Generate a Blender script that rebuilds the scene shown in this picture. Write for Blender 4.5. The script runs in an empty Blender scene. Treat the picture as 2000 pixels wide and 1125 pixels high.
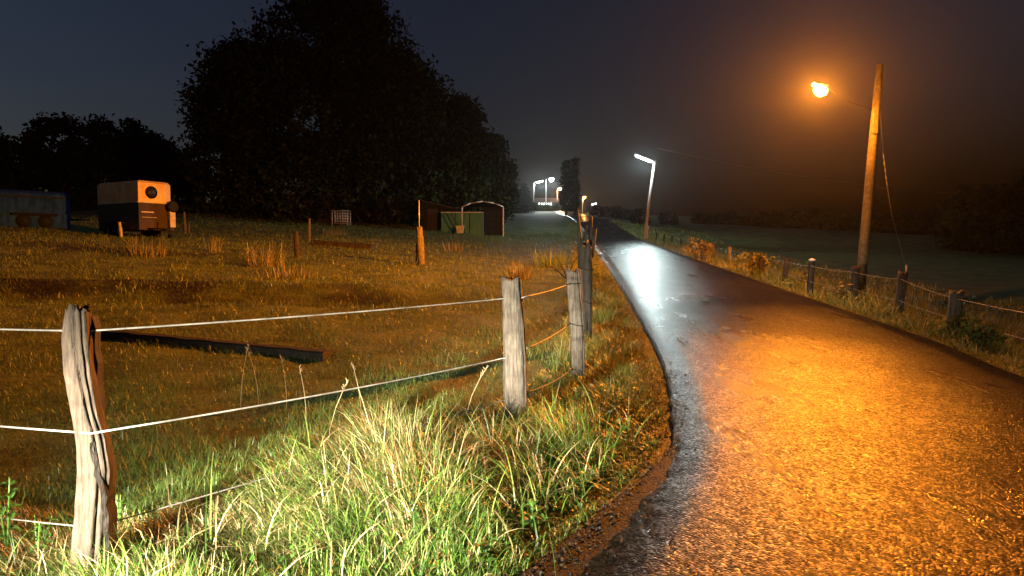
import bpy, math, random
import numpy as np
from mathutils import Vector, Matrix

random.seed(7)
RNG = np.random.default_rng(11)
scene = bpy.context.scene
COL = scene.collection
R = math.radians

# ------------------------------------------------------------------ camera
CAMH, F = 1.5, 1333.0
PITCH = math.atan(70.5 / F)
cd = bpy.data.cameras.new("camera")
cam = bpy.data.objects.new("camera", cd)
COL.objects.link(cam)
cam.location = (0, 0, CAMH)
cam.rotation_euler = (math.pi / 2 - PITCH, 0, 0)
cd.sensor_width = 36
cd.lens = 36 * F / 2000
cd.clip_start = 0.05
cd.clip_end = 2000
scene.camera = cam


def ray(px, py):
    a, b = (px - 1000) / F, (562.5 - py) / F
    c, s = math.cos(PITCH), math.sin(PITCH)
    return Vector((a, c + b * s, -s + b * c))


def W(px, py, Y):
    d = ray(px, py)
    t = Y / d.y
    return Vector((d.x * t, Y, CAMH + d.z * t))


# ------------------------------------------------------------------ ground shape
PY = [-80, 0, 8, 10, 13, 16, 20.4, 27, 34, 45, 56, 79, 100, 150, 200, 250, 300, 360, 460]
PZ = [0, 0, 0.02, .12, .26, .4, .62, .95, 1.3, 1.92, 2.64, 5.0, 6.4, 9.9, 13.4, 16.4, 18.4, 19.6, 19.8]
LEDGE = [(-14, -.6), (-6, .5), (-1.5, 1.5), (-.3, 2.3), (.38, 3.16), (.71, 3.79), (1.12, 4.67), (1.42, 5.92), (1.85, 8.06),
         (2.2, 10.7), (3.05, 19), (4.4, 34), (6.27, 56), (7.4, 79), (9.2, 110), (10.2, 150), (12.8, 222), (16, 300), (18, 380)]
REDGE = [(16, -1.8), (9, 0), (6.6, 1.2), (5.8, 2.6), (5.6, 3.6), (5.55, 4.6), (5.6, 5.6), (5.7, 6.7), (5.95, 8.2),
         (6.45, 10.9), (7.25, 19.5), (8.5, 34), (10.2, 56), (11.3, 79), (13.2, 110), (14.2, 150), (16.8, 222), (20, 300), (22, 380)]
LX = np.array([p[0] for p in LEDGE]); LY = np.array([p[1] for p in LEDGE])
RX = np.array([p[0] for p in REDGE]); RY = np.array([p[1] for p in REDGE])
FENCE = [(-16, 8.0), (-5, 4.3), (-1.93, 3.1), (0, 5.53), (.74, 7.75), (1.06, 10.2), (2.0, 20), (3.3, 34), (5.2, 56), (6.3, 79), (8, 110)]
FX = np.array([p[0] for p in FENCE[2:]]); FY = np.array([p[1] for p in FENCE[2:]])


def smooth(a, b, v):
    t = np.clip((v - a) / (b - a), 0, 1)
    return t * t * (3 - 2 * t)


def prof(y):
    y = np.asarray(y, float)
    return (np.interp(y - 1.5, PY, PZ) + 2 * np.interp(y, PY, PZ) + np.interp(y + 1.5, PY, PZ)) / 4


def xl(y): return np.interp(y, LY, LX)
def xr(y): return np.interp(y, RY, RX)


def wob(x, y):
    return (np.sin(x * 1.7 + np.cos(y * .9) * 1.3) * np.cos(y * 1.3 + x * .4) * .5
            + np.sin(x * 4.1 + y * 2.3 + 1.2) * .25 + np.sin(y * 5.3 - x * 3.1) * .2)


def ground(x, y):
    x = np.asarray(x, float); y = np.asarray(y, float)
    z = prof(y)
    L, Rr = xl(y), xr(y)
    dl = np.maximum(L - x, 0.0)
    dr = np.maximum(x - Rr, 0.0)
    rise = .06 * np.minimum(np.maximum(-x, 0), 27) * smooth(8, 26, y)
    drop = (.15 * np.minimum(dr, 5.5) + .03 * np.minimum(np.maximum(dr - 5.5, 0), 120)) * smooth(3, 9, y + dr * .2)
    off = smooth(0.05, .7, dl + dr)
    near = np.exp(-np.maximum(y, 0) / 45)
    bump = wob(x, y) * (.035 * near + .02) * off
    bump += np.sin(x * .31 + 1) * np.cos(y * .27) * .10 * smooth(1, 8, dl + dr)
    # the verge swells a little between fence and road
    bank = .10 * np.exp(-((x + .9) ** 2 / 1.6 + (y - 4.3) ** 2 / 1.2))
    # shallow turf bank across the paddock
    ridge = .16 * np.exp(-((y - 17.2 - .12 * x) / .8) ** 2) * smooth(-.5, -3, x) - .14 * np.exp(-((y - 15.4 - .12 * x) / .7) ** 2) * smooth(-.5, -3, x)
    din = np.minimum(x - L, Rr - x)
    return z + rise - drop + bump + bank + ridge * (dl > 0) - .075 * smooth(-.2, .2, din)


def gz(x, y): return float(ground(x, y))


def G(px, py):
    d = ray(px, py)
    t = 1.5
    while t < 500:
        p = Vector((d.x * t, d.y * t, CAMH + d.z * t))
        if p.z <= gz(p.x, p.y):
            return Vector((p.x, p.y, gz(p.x, p.y)))
        t *= 1.006
    return Vector((d.x * 300, 300, gz(d.x * 300, 300)))


# ------------------------------------------------------------------ materials
def mat(name):
    m = bpy.data.materials.new(name)
    m.use_nodes = True
    nt = m.node_tree
    b = nt.nodes["Principled BSDF"]
    return m, nt, b


def N(nt, t, **kw):
    n = nt.nodes.new(t)
    for k, v in kw.items():
        if k in n.inputs:
            n.inputs[k].default_value = v
        else:
            setattr(n, k, v)
    return n


def ramp(nt, stops):
    r = nt.nodes.new("ShaderNodeValToRGB")
    e = r.color_ramp.elements
    while len(e) < len(stops):
        e.new(.5)
    for i, (p, c) in enumerate(stops):
        e[i].position = p
        e[i].color = (*c, 1) if len(c) == 3 else c
    return r


def noise_mat(name, c1, c2, scale=5, rough=.7, bump=.3, dist=.01, stretch=(1, 1, 1), spec=.4, metal=0.0, detail=6, mid=None, lo=.35, hi=.65):
    m, nt, b = mat(name)
    tc = N(nt, "ShaderNodeTexCoord")
    mp = N(nt, "ShaderNodeMapping")
    mp.inputs["Scale"].default_value = stretch
    nt.links.new(tc.outputs["Object"], mp.inputs["Vector"])
    n = N(nt, "ShaderNodeTexNoise", Scale=scale, Detail=detail, Roughness=.65)
    nt.links.new(mp.outputs[0], n.inputs["Vector"])
    st = [(lo, c1), (hi, c2)] if mid is None else [(lo, c1), ((lo + hi) / 2, mid), (hi, c2)]
    r = ramp(nt, st)
    nt.links.new(n.outputs["Fac"], r.inputs[0])
    nt.links.new(r.outputs[0], b.inputs["Base Color"])
    b.inputs["Roughness"].default_value = rough
    b.inputs["Specular IOR Level"].default_value = spec
    b.inputs["Metallic"].default_value = metal
    if bump:
        n2 = N(nt, "ShaderNodeTexNoise", Scale=scale * 4, Detail=4)
        nt.links.new(mp.outputs[0], n2.inputs["Vector"])
        bp = N(nt, "ShaderNodeBump", Strength=bump, Distance=dist)
        nt.links.new(n2.outputs["Fac"], bp.inputs["Height"])
        nt.links.new(bp.outputs[0], b.inputs["Normal"])
    return m


def wood_mat(name, c1, c2, c3):
    m, nt, b = mat(name)
    tc = N(nt, "ShaderNodeTexCoord")
    mp = N(nt, "ShaderNodeMapping")
    mp.inputs["Scale"].default_value = (1, 1, .09)
    nt.links.new(tc.outputs["Object"], mp.inputs["Vector"])
    n = N(nt, "ShaderNodeTexNoise", Scale=62, Detail=8, Roughness=.7)
    nt.links.new(mp.outputs[0], n.inputs["Vector"])
    big = N(nt, "ShaderNodeTexNoise", Scale=9, Detail=4)
    nt.links.new(tc.outputs["Object"], big.inputs["Vector"])
    r = ramp(nt, [(.30, c1), (.52, c2), (.72, c3)])
    nt.links.new(n.outputs["Fac"], r.inputs[0])
    r2 = ramp(nt, [(.35, (.45, .40, .36)), (.6, (1, 1, 1))])
    nt.links.new(big.outputs["Fac"], r2.inputs[0])
    mx = N(nt, "ShaderNodeMixRGB", blend_type="MULTIPLY")
    mx.inputs[0].default_value = .7
    nt.links.new(r.outputs[0], mx.inputs[1]); nt.links.new(r2.outputs[0], mx.inputs[2])
    nt.links.new(mx.outputs[0], b.inputs["Base Color"])
    bp = N(nt, "ShaderNodeBump", Strength=.9, Distance=.012)
    nt.links.new(n.outputs["Fac"], bp.inputs["Height"])
    nt.links.new(bp.outputs[0], b.inputs["Normal"])
    b.inputs["Roughness"].default_value = .75
    b.inputs["Specular IOR Level"].default_value = .3
    return m


def emit_mat(name, col, s):
    m, nt, b = mat(name)
    b.inputs["Base Color"].default_value = (.8, .8, .8, 1)
    b.inputs["Emission Color"].default_value = (*col, 1)
    b.inputs["Emission Strength"].default_value = s
    return m


def leaf_mat(name, trans=.3, rough=.45, spec=.5):
    m, nt, b = mat(name)
    at = N(nt, "ShaderNodeAttribute", attribute_name="col")
    nt.links.new(at.outputs["Color"], b.inputs["Base Color"])
    b.inputs["Roughness"].default_value = rough
    b.inputs["Specular IOR Level"].default_value = spec
    tr = N(nt, "ShaderNodeBsdfTranslucent")
    nt.links.new(at.outputs["Color"], tr.inputs["Color"])
    mx = N(nt, "ShaderNodeMixShader")
    mx.inputs[0].default_value = trans
    nt.links.new(b.outputs[0], mx.inputs[1]); nt.links.new(tr.outputs[0], mx.inputs[2])
    nt.links.new(mx.outputs[0], nt.nodes["Material Output"].inputs["Surface"])
    return m


M_GRASS = leaf_mat("wet_grass", .28, .42, .45)
M_LITTER = leaf_mat("grit_and_litter", .0, .55, .4)
M_LEAF = leaf_mat("tree_leaves", .15, .85, .08)
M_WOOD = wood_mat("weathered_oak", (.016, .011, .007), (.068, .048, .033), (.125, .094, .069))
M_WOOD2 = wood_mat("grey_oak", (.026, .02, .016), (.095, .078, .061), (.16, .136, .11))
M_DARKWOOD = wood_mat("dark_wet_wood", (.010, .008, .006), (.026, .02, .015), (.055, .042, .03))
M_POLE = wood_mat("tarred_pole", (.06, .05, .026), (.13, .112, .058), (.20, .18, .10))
M_BARK = noise_mat("bark", (.02, .017, .014), (.06, .05, .04), 8, .9, .8, .03, (1, 1, .3))
M_ROPE = noise_mat("white_rope", (.15, .148, .135), (.36, .355, .32), 7, .6, .4, .002)
M_WIRE = noise_mat("grey_wire", (.10, .095, .09), (.2, .19, .17), 60, .5, 0, spec=.4)
M_STEEL = noise_mat("galvanised_steel", (.32, .33, .34), (.5, .51, .52), 6, .45, .1, .002, metal=.3)
M_CONC = noise_mat("pale_concrete", (.36, .35, .33), (.52, .5, .47), 5, .85, .2, .004)
M_HOUSING = noise_mat("lamp_housing_paint", (.12, .12, .12), (.2, .2, .19), 9, .5, .1, .002)
M_BLACK = noise_mat("black_rubber", (.006, .006, .006), (.014, .014, .014), 12, .9, .2, .004, spec=.08)
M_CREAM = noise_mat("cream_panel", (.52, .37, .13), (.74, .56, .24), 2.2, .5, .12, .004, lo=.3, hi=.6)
M_BROWN = noise_mat("brown_plywood", (.016, .008, .006), (.038, .018, .013), 3, .6, .2, .004, (1, 1, .4))
M_WHITE = noise_mat("dirty_white", (.35, .35, .34), (.6, .6, .58), 3, .55, .1, .003)
M_BLUE = noise_mat("blue_grey_panel", (.005, .018, .09), (.018, .055, .27), 3.2, .9, .15, .01, (1, 1, .35), spec=.03)
M_GREEN = noise_mat("green_sheet", (.014, .13, .11), (.035, .22, .18), 1.8, .55, .15, .01, (3, 3, .4))
M_DARKSHEET = noise_mat("dark_sheet", (.010, .014, .014), (.022, .027, .026), 2, .85, .15, .01, spec=.06)
M_ROOF = noise_mat("roof_tiles", (.02, .015, .013), (.04, .028, .025), 4, .8, .3, .02)
M_PLASTER = noise_mat("house_plaster", (.03, .025, .022), (.06, .05, .045), 2, .9, .1, .005)
M_GLASSDARK = noise_mat("dark_glass", (.01, .01, .012), (.02, .02, .025), 3, .5, 0, spec=.2)
def bulb_mat(name, col, s):
    """glowing glass that also lets the lamp inside it shine out"""
    m, nt, b = mat(name)
    nt.nodes.remove(b)
    e = N(nt, "ShaderNodeEmission", Strength=s); e.inputs["Color"].default_value = (*col, 1)
    t = N(nt, "ShaderNodeBsdfTransparent")
    mx = N(nt, "ShaderNodeMixShader"); mx.inputs[0].default_value = .5
    nt.links.new(t.outputs[0], mx.inputs[1]); nt.links.new(e.outputs[0], mx.inputs[2])
    nt.links.new(mx.outputs[0], nt.nodes["Material Output"].inputs["Surface"])
    return m


M_ORANGE = bulb_mat("sodium_bowl", (1, .62, .14), 40)
M_COOL = emit_mat("fluorescent_tube", (.80, 1, .98), 14)
M_WINDOW = emit_mat("lit_window", (1, .86, .74), 1.5)
M_ORANGE_FAR = emit_mat("sodium_bowl_far", (1, .50, .14), 9)
M_GREENLIT = emit_mat("green_light", (.2, 1, .4), 1.2)


def ground_mat():
    m, nt, b = mat("turf_ground")
    geo = N(nt, "ShaderNodeNewGeometry")
    n1 = N(nt, "ShaderNodeTexNoise", Scale=.9, Detail=8, Roughness=.65)
    n2 = N(nt, "ShaderNodeTexNoise", Scale=14, Detail=6, Roughness=.7)
    n3 = N(nt, "ShaderNodeTexNoise", Scale=.35, Detail=5, Roughness=.6)
    for n in (n1, n2, n3):
        nt.links.new(geo.outputs["Position"], n.inputs["Vector"])
    r1 = ramp(nt, [(.32, (.045, .06, .02)), (.48, (.08, .105, .034)), (.62, (.13, .155, .05))])
    nt.links.new(n1.outputs["Fac"], r1.inputs[0])
    r2 = ramp(nt, [(.3, (.35, .33, .3)), (.6, (1, 1, 1)), (.75, (1.5, 1.4, 1.1))])
    nt.links.new(n2.outputs["Fac"], r2.inputs[0])
    mu = N(nt, "ShaderNodeMixRGB", blend_type="MULTIPLY"); mu.inputs[0].default_value = .8
    nt.links.new(r1.outputs[0], mu.inputs[1]); nt.links.new(r2.outputs[0], mu.inputs[2])
    # shade of the furrows put into the turf colour as dark bands
    at = N(nt, "ShaderNodeAttribute", attribute_name="furrow_shade")
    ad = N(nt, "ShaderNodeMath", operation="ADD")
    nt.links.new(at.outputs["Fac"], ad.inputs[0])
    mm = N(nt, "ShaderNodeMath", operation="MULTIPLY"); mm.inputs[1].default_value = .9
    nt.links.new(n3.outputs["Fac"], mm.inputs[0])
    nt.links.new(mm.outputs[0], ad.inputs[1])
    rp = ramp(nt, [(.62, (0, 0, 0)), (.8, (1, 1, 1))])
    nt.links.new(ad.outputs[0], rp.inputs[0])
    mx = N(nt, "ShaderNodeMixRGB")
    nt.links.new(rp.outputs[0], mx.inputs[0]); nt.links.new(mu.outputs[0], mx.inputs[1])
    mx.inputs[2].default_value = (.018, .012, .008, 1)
    nt.links.new(mx.outputs[0], b.inputs["Base Color"])
    b.inputs["Roughness"].default_value = .75
    b.inputs["Specular IOR Level"].default_value = .25
    bp = N(nt, "ShaderNodeBump", Strength=.8, Distance=.06)
    nt.links.new(n2.outputs["Fac"], bp.inputs["Height"])
    nt.links.new(bp.outputs[0], b.inputs["Normal"])
    return m


def asphalt_mat():
    m, nt, b = mat("wet_asphalt")
    geo = N(nt, "ShaderNodeNewGeometry")
    P = geo.outputs["Position"]
    v = N(nt, "ShaderNodeTexVoronoi", Scale=64); v.feature = "F1"
    vn = N(nt, "ShaderNodeTexNoise", Scale=160, Detail=3)
    nb = N(nt, "ShaderNodeTexNoise", Scale=.8, Detail=6, Roughness=.62)
    mp = N(nt, "ShaderNodeMapping"); mp.inputs["Scale"].default_value = (1.0, .22, 1)
    nt.links.new(P, mp.inputs["Vector"])
    ns = N(nt, "ShaderNodeTexNoise", Scale=1.6, Detail=6, Roughness=.6)
    nm = N(nt, "ShaderNodeTexNoise", Scale=22, Detail=4, Roughness=.65)
    for n in (v, vn, nb, nm):
        nt.links.new(P, n.inputs["Vector"])
    nt.links.new(mp.outputs[0], ns.inputs["Vector"])
    rc = ramp(nt, [(.3, (.011, .0098, .0095)), (.55, (.020, .018, .017)), (.75, (.030, .027, .025))])
    nt.links.new(nb.outputs["Fac"], rc.inputs[0])
    # stone to stone colour
    rv = ramp(nt, [(0, (.3, .3, .3)), (.6, (.9, .88, .85)), (.85, (1.6, 1.5, 1.4)), (1, (4.5, 4.1, 3.7))])
    nt.links.new(v.outputs["Color"], rv.inputs[0])
    mu = N(nt, "ShaderNodeMixRGB", blend_type="MULTIPLY"); mu.inputs[0].default_value = 1
    nt.links.new(rc.outputs[0], mu.inputs[1]); nt.links.new(rv.outputs[0], mu.inputs[2])
    nt.links.new(mu.outputs[0], b.inputs["Base Color"])
    rr = ramp(nt, [(.3, (.25,) * 3), (.5, (.30,) * 3), (.7, (.36,) * 3)])
    nt.links.new(ns.outputs["Fac"], rr.inputs[0])
    nt.links.new(rr.outputs[0], b.inputs["Roughness"])
    # some stones stand dry and dull, others carry a skin of water
    v2 = N(nt, "ShaderNodeTexVoronoi", Scale=34); v2.feature = "F1"
    nt.links.new(P, v2.inputs["Vector"])
    sa = N(nt, "ShaderNodeSeparateColor"); nt.links.new(v.outputs["Color"], sa.inputs[0])
    sb = N(nt, "ShaderNodeSeparateColor"); nt.links.new(v2.outputs["Color"], sb.inputs[0])
    sp = N(nt, "ShaderNodeMath", operation="MULTIPLY_ADD"); sp.inputs[1].default_value = .35
    nt.links.new(sb.outputs[1], sp.inputs[0]); nt.links.new(sa.outputs[1], sp.inputs[2])
    sp2 = N(nt, "ShaderNodeMath", operation="MULTIPLY_ADD"); sp2.inputs[1].default_value = .45
    nt.links.new(nb.outputs["Fac"], sp2.inputs[0]); nt.links.new(sp.outputs[0], sp2.inputs[2])
    rs = ramp(nt, [(.45, (.01,) * 3), (.82, (.075,) * 3), (1.0, (.42,) * 3)])
    mr = N(nt, "ShaderNodeMath", operation="MULTIPLY"); mr.inputs[1].default_value = .66
    nt.links.new(sp2.outputs[0], mr.inputs[0])
    nt.links.new(mr.outputs[0], rs.inputs[0])
    nt.links.new(rs.outputs[0], b.inputs["Specular IOR Level"])
    # height: stones, plus patch scale unevenness
    inv = N(nt, "ShaderNodeMath", operation="MULTIPLY_ADD"); inv.inputs[1].default_value = -1; inv.inputs[2].default_value = 1
    nt.links.new(v.outputs["Distance"], inv.inputs[0])
    a1 = N(nt, "ShaderNodeMath", operation="MULTIPLY_ADD"); a1.inputs[1].default_value = .5
    nt.links.new(vn.outputs["Fac"], a1.inputs[0]); nt.links.new(inv.outputs[0], a1.inputs[2])
    bp = N(nt, "ShaderNodeBump", Strength=1.0, Distance=.0050)
    nt.links.new(a1.outputs[0], bp.inputs["Height"])
    bp2 = N(nt, "ShaderNodeBump", Strength=.28, Distance=.02)
    nt.links.new(nm.outputs["Fac"], bp2.inputs["Height"])
    nt.links.new(bp.outputs[0], bp2.inputs["Normal"])
    nt.links.new(bp2.outputs[0], b.inputs["Normal"])
    return m


M_GROUND = ground_mat()
M_ROAD = asphalt_mat()
M_EDGE = noise_mat("crumbled_tarmac", (.003, .003, .0025), (.011, .010, .008), 13, .8, 1.0, .06, spec=.2, detail=9)


# ------------------------------------------------------------------ mesh building
def tag(o, label=None, cat=None, group=None, kind=None):
    if label: o["label"] = label
    if cat: o["category"] = cat
    if group: o["group"] = group
    if kind: o["kind"] = kind
    return o


def empty(name, loc, label, cat, group=None, rz=0):
    o = bpy.data.objects.new(name, None)
    o.empty_display_size = .2
    o.location = loc
    o.rotation_euler = (0, 0, rz)
    COL.objects.link(o)
    return tag(o, label, cat, group)


def link(name, me, m, parent=None):
    o = bpy.data.objects.new(name, me)
    COL.objects.link(o)
    if m: me.materials.append(m)
    if parent is not None: o.parent = parent
    return o


class MB:
    """collects shapes and links them as one mesh object"""
    def __init__(s): s.v, s.f, s.sm = [], [], []

    def add(s, vs, fs, sm=False):
        b = len(s.v)
        s.v += [tuple(v) for v in vs]
        s.f += [tuple(i + b for i in f) for f in fs]
        s.sm += [sm] * len(fs)

    def box(s, c, size, ax=None):
        c = Vector(c)
        ax = ax or (Vector((1, 0, 0)), Vector((0, 1, 0)), Vector((0, 0, 1)))
        h = [k / 2 for k in size]
        bev = min(size) * .12
        vs, fs = [], []
        # bevelled box: 24 verts
        def P(i, sx, sy, sz):
            d = [sx * h[0], sy * h[1], sz * h[2]]
            for k in range(3):
                if k != i: d[k] -= math.copysign(bev, d[k])
            return c + ax[0] * d[0] + ax[1] * d[1] + ax[2] * d[2]
        idx = {}
        for sx in (-1, 1):
            for sy in (-1, 1):
                for sz in (-1, 1):
                    for i in range(3):
                        idx[(i, sx, sy, sz)] = len(vs)
                        vs.append(P(i, sx, sy, sz))
        for sg in (-1, 1):
            fs.append([idx[(0, sg, a, b)] for a, b in ((-1, -1), (1, -1), (1, 1), (-1, 1))][::sg])
            fs.append([idx[(1, a, sg, b)] for a, b in ((-1, -1), (-1, 1), (1, 1), (1, -1))][::sg])
            fs.append([idx[(2, a, b, sg)] for a, b in ((-1, -1), (1, -1), (1, 1), (-1, 1))][::sg])
        for a in (-1, 1):
            for b in (-1, 1):
                fs.append([idx[(0, a, b, -1)], idx[(1, a, b, -1)], idx[(1, a, b, 1)], idx[(0, a, b, 1)]])
                fs.append([idx[(0, a, -1, b)], idx[(2, a, -1, b)], idx[(2, a, 1, b)], idx[(0, a, 1, b)]])
                fs.append([idx[(1, -1, a, b)], idx[(2, -1, a, b)], idx[(2, 1, a, b)], idx[(1, 1, a, b)]])
                for d in (-1, 1):
                    fs.append([idx[(i, a, b, d)] for i in range(3)])
        s.add(vs, fs)

    def tube(s, pts, r, n=8, cap=True):
        pts = [Vector(p) for p in pts]
        if not hasattr(r, "__len__"): r = [r] * len(pts)
        vs, fs = [], []
        up = Vector((0, 0, 1))
        for i, p in enumerate(pts):
            t = (pts[min(i + 1, len(pts) - 1)] - pts[max(i - 1, 0)]).normalized()
            a = t.cross(up)
            if a.length < .05: a = t.cross(Vector((1, 0, 0)))
            a.normalize(); b = a.cross(t).normalized()
            for k in range(n):
                q = 2 * math.pi * k / n
                vs.append(p + (a * math.cos(q) + b * math.sin(q)) * r[i])
        for i in range(len(pts) - 1):
            for k in range(n):
                fs.append((i * n + k, i * n + (k + 1) % n, (i + 1) * n + (k + 1) % n, (i + 1) * n + k))
        if cap:
            fs.append(tuple(range(n - 1, -1, -1)))
            fs.append(tuple((len(pts) - 1) * n + k for k in range(n)))
        s.add(vs, fs, True)

    def prism(s, poly, d):
        """polygon (list of Vectors) pushed along d"""
        n = len(poly)
        d = Vector(d)
        vs = [Vector(p) for p in poly] + [Vector(p) + d for p in poly]
        fs = [tuple(range(n - 1, -1, -1)), tuple(range(n, 2 * n))]
        for k in range(n):
            fs.append((k, (k + 1) % n, n + (k + 1) % n, n + k))
        s.add(vs, fs)

    def lathe(s, c, axis, prof_, n=20):
        c, axis = Vector(c), Vector(axis).normalized()
        a = axis.cross(Vector((0, 0, 1)))
        if a.length < .05: a = axis.cross(Vector((1, 0, 0)))
        a.normalize(); b = axis.cross(a)
        vs, fs = [], []
        for (r, h) in prof_:
            for k in range(n):
                q = 2 * math.pi * k / n
                vs.append(c + axis * h + (a * math.cos(q) + b * math.sin(q)) * max(r, 1e-4))
        for i in range(len(prof_) - 1):
            for k in range(n):
                fs.append((i * n + k, i * n + (k + 1) % n, (i + 1) * n + (k + 1) % n, (i + 1) * n + k))
        s.add(vs, fs, True)

    def build(s, name, m, parent=None):
        me = bpy.data.meshes.new(name)
        org = Vector(parent.location) if parent is not None and parent.parent is None else Vector((0, 0, 0))
        me.from_pydata(s.v, [], s.f)
        me.polygons.foreach_set("use_smooth", s.sm)
        me.update()
        return link(name, me, m, parent)


def np_mesh(name, V, Q, m, parent=None, col=None, smooth=False, attr=None):
    me = bpy.data.meshes.new(name)
    V = np.ascontiguousarray(V, np.float32); Q = np.ascontiguousarray(Q, np.int32)
    k = Q.shape[1]
    me.vertices.add(len(V)); me.vertices.foreach_set("co", V.ravel())
    me.loops.add(Q.size); me.loops.foreach_set("vertex_index", Q.ravel())
    me.polygons.add(len(Q)); me.polygons.foreach_set("loop_start", np.arange(0, Q.size, k, dtype=np.int32))
    me.polygons.foreach_set("use_smooth", np.full(len(Q), smooth))
    me.update(calc_edges=True)
    if col is not None:
        a = me.color_attributes.new("col", "FLOAT_COLOR", "POINT")
        c4 = np.ones((len(V), 4), np.float32); c4[:, :3] = col
        a.data.foreach_set("color", c4.ravel())
    if attr:
        for nm, dat in attr.items():
            a = me.attributes.new(nm, "FLOAT", "POINT")
            a.data.foreach_set("value", np.ascontiguousarray(dat, np.float32))
    return link(name, me, m, parent)


# ------------------------------------------------------------------ terrain and road
def axis_lines(lo, hi, c, d0, g):
    out = [c]
    d, p = d0, c
    while p < hi:
        p += d; d *= g; out.append(min(p, hi))
    d, p = d0, c
    while p > lo:
        p -= d; d *= g; out.append(max(p, lo))
    return np.array(sorted(set(out)))


xs = axis_lines(-300, 300, 1.2, .07, 1.024)
ys = axis_lines(-60, 455, 5.0, .08, 1.018)
XX, YY = np.meshgrid(xs, ys)
ZZ = ground(XX, YY)
nx, ny = len(xs), len(ys)
V = np.stack([XX.ravel(), YY.ravel(), ZZ.ravel()], 1)
ii = (np.arange(ny - 1)[:, None] * nx + np.arange(nx - 1)[None]).ravel()
Q = np.stack([ii, ii + 1, ii + nx + 1, ii + nx], 1)
x_, y_ = V[:, 0], V[:, 1]
band = np.exp(-((y_ - 16.4 - .12 * x_ - 1.1 * np.sin(x_ * .45) - .5 * np.sin(x_ * 1.3)) / 2.0) ** 2) * smooth(0, -3, x_) + .75 * np.exp(-((y_ - 25 - .1 * x_) / 1.1) ** 2) * smooth(-2, -5, x_)  # bands where the furrow shade is painted
terrain = np_mesh("ground", V, Q, M_GROUND, smooth=True, attr={"furrow_shade": band * (.34 + .16 * wob(x_ * .45, y_ * 1.1))})
tag(terrain, kind="structure")


def resample(pts, n):
    pts = np.array(pts, float)
    # Catmull-Rom
    P = np.vstack([2 * pts[0] - pts[1], pts, 2 * pts[-1] - pts[-2]])
    out = []
    for i in range(len(pts) - 1):
        p0, p1, p2, p3 = P[i:i + 4]
        for t in np.linspace(0, 1, n, endpoint=False):
            out.append(.5 * ((2 * p1) + (-p0 + p2) * t + (2 * p0 - 5 * p1 + 4 * p2 - p3) * t * t + (-p0 + 3 * p1 - 3 * p2 + p3) * t ** 3))
    out.append(pts[-1])
    return np.array(out)


Le, Re = resample(LEDGE, 14), resample(REDGE, 14)
NC = 13
tt = np.linspace(0, 1, NC)
RV = []
for a, b in zip(Le, Re):
    for k, t in enumerate(tt):
        x, y = a * (1 - t) + b * t
        jit = 0
        if k in (0, NC - 1):
            jit = .018 * math.sin(y * 9.1) + .012 * math.sin(y * 23.0 + x) + random.uniform(-.012, .012)
            jit *= min(1, 3.5 / max(y, 1))
        crown = .05 * math.sin(math.pi * t)
        zz = float(prof(y)) + .03 + crown
        RV.append((x + jit, y, zz))
    # kerbless broken edge: skirts down
nr = len(Le)
ii = (np.arange(nr - 1)[:, None] * NC + np.arange(NC - 1)[None]).ravel()
RQ = np.stack([ii, ii + 1, ii + NC + 1, ii + NC], 1).tolist()
RV = np.array(RV)
sk = []
for side, c in ((0, 0), (1, NC - 1)):
    base = len(RV) + len(sk)
    for i in range(nr):
        p = RV[i * NC + c].copy(); p[2] -= .12; p[0] += (-.05 if side == 0 else .05)
        sk.append(p)
    for i in range(nr - 1):
        q = [i * NC + c, (i + 1) * NC + c, base + i + 1, base + i]
        RQ.append(q if side == 0 else q[::-1])
RV = np.vstack([RV, np.array(sk)])
road = np_mesh("road", RV, np.array(RQ), M_ROAD, smooth=True)
tag(road, kind="structure")

# the crumbled old tarmac strip along the inside of the bend
EO = [(-1.6, 1.30, .05), (-.55, 1.95, .3), (.0, 2.55, .36), (.44, 3.2, .36), (.76, 3.79, .33), (1.13, 4.6, .24), (1.32, 5.2, .14), (1.42, 5.9, .05)]
eo = resample(EO, 10)
ev, ef = [], []
for i, (x, y, w) in enumerate(eo):
    nxt = eo[min(i + 1, len(eo) - 1)]; prv = eo[max(i - 1, 0)]
    d = Vector((nxt[0] - prv[0], nxt[1] - prv[1], 0)).normalized()
    nrm = Vector((-d.y, d.x, 0))
    for k in range(7):
        t = k / 6
        wv = w * (1 + .18 * math.sin(i * .9) + .1 * math.sin(i * 2.3)) if k == 6 else w
        p = Vector((x, y, 0)) + nrm * (t * wv) - nrm * .05
        hgt = (-.02, .004, .012, .018, .02, .01, -.05)[k] + .008 * wob(p.x * 5, p.y * 5)
        p.z = float(prof(y)) + hgt
        if 0 < k < 6: p.z = max(p.z, gz(p.x, p.y) + .008)
        ev.append(tuple(p))
for i in range(len(eo) - 1):
    for k in range(6):
        ef.append((i * 7 + k, (i + 1) * 7 + k, (i + 1) * 7 + k + 1, i * 7 + k + 1))
tag(np_mesh("road_shoulder", np.array(ev), np.array(ef), M_EDGE, smooth=True), kind="structure")


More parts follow.
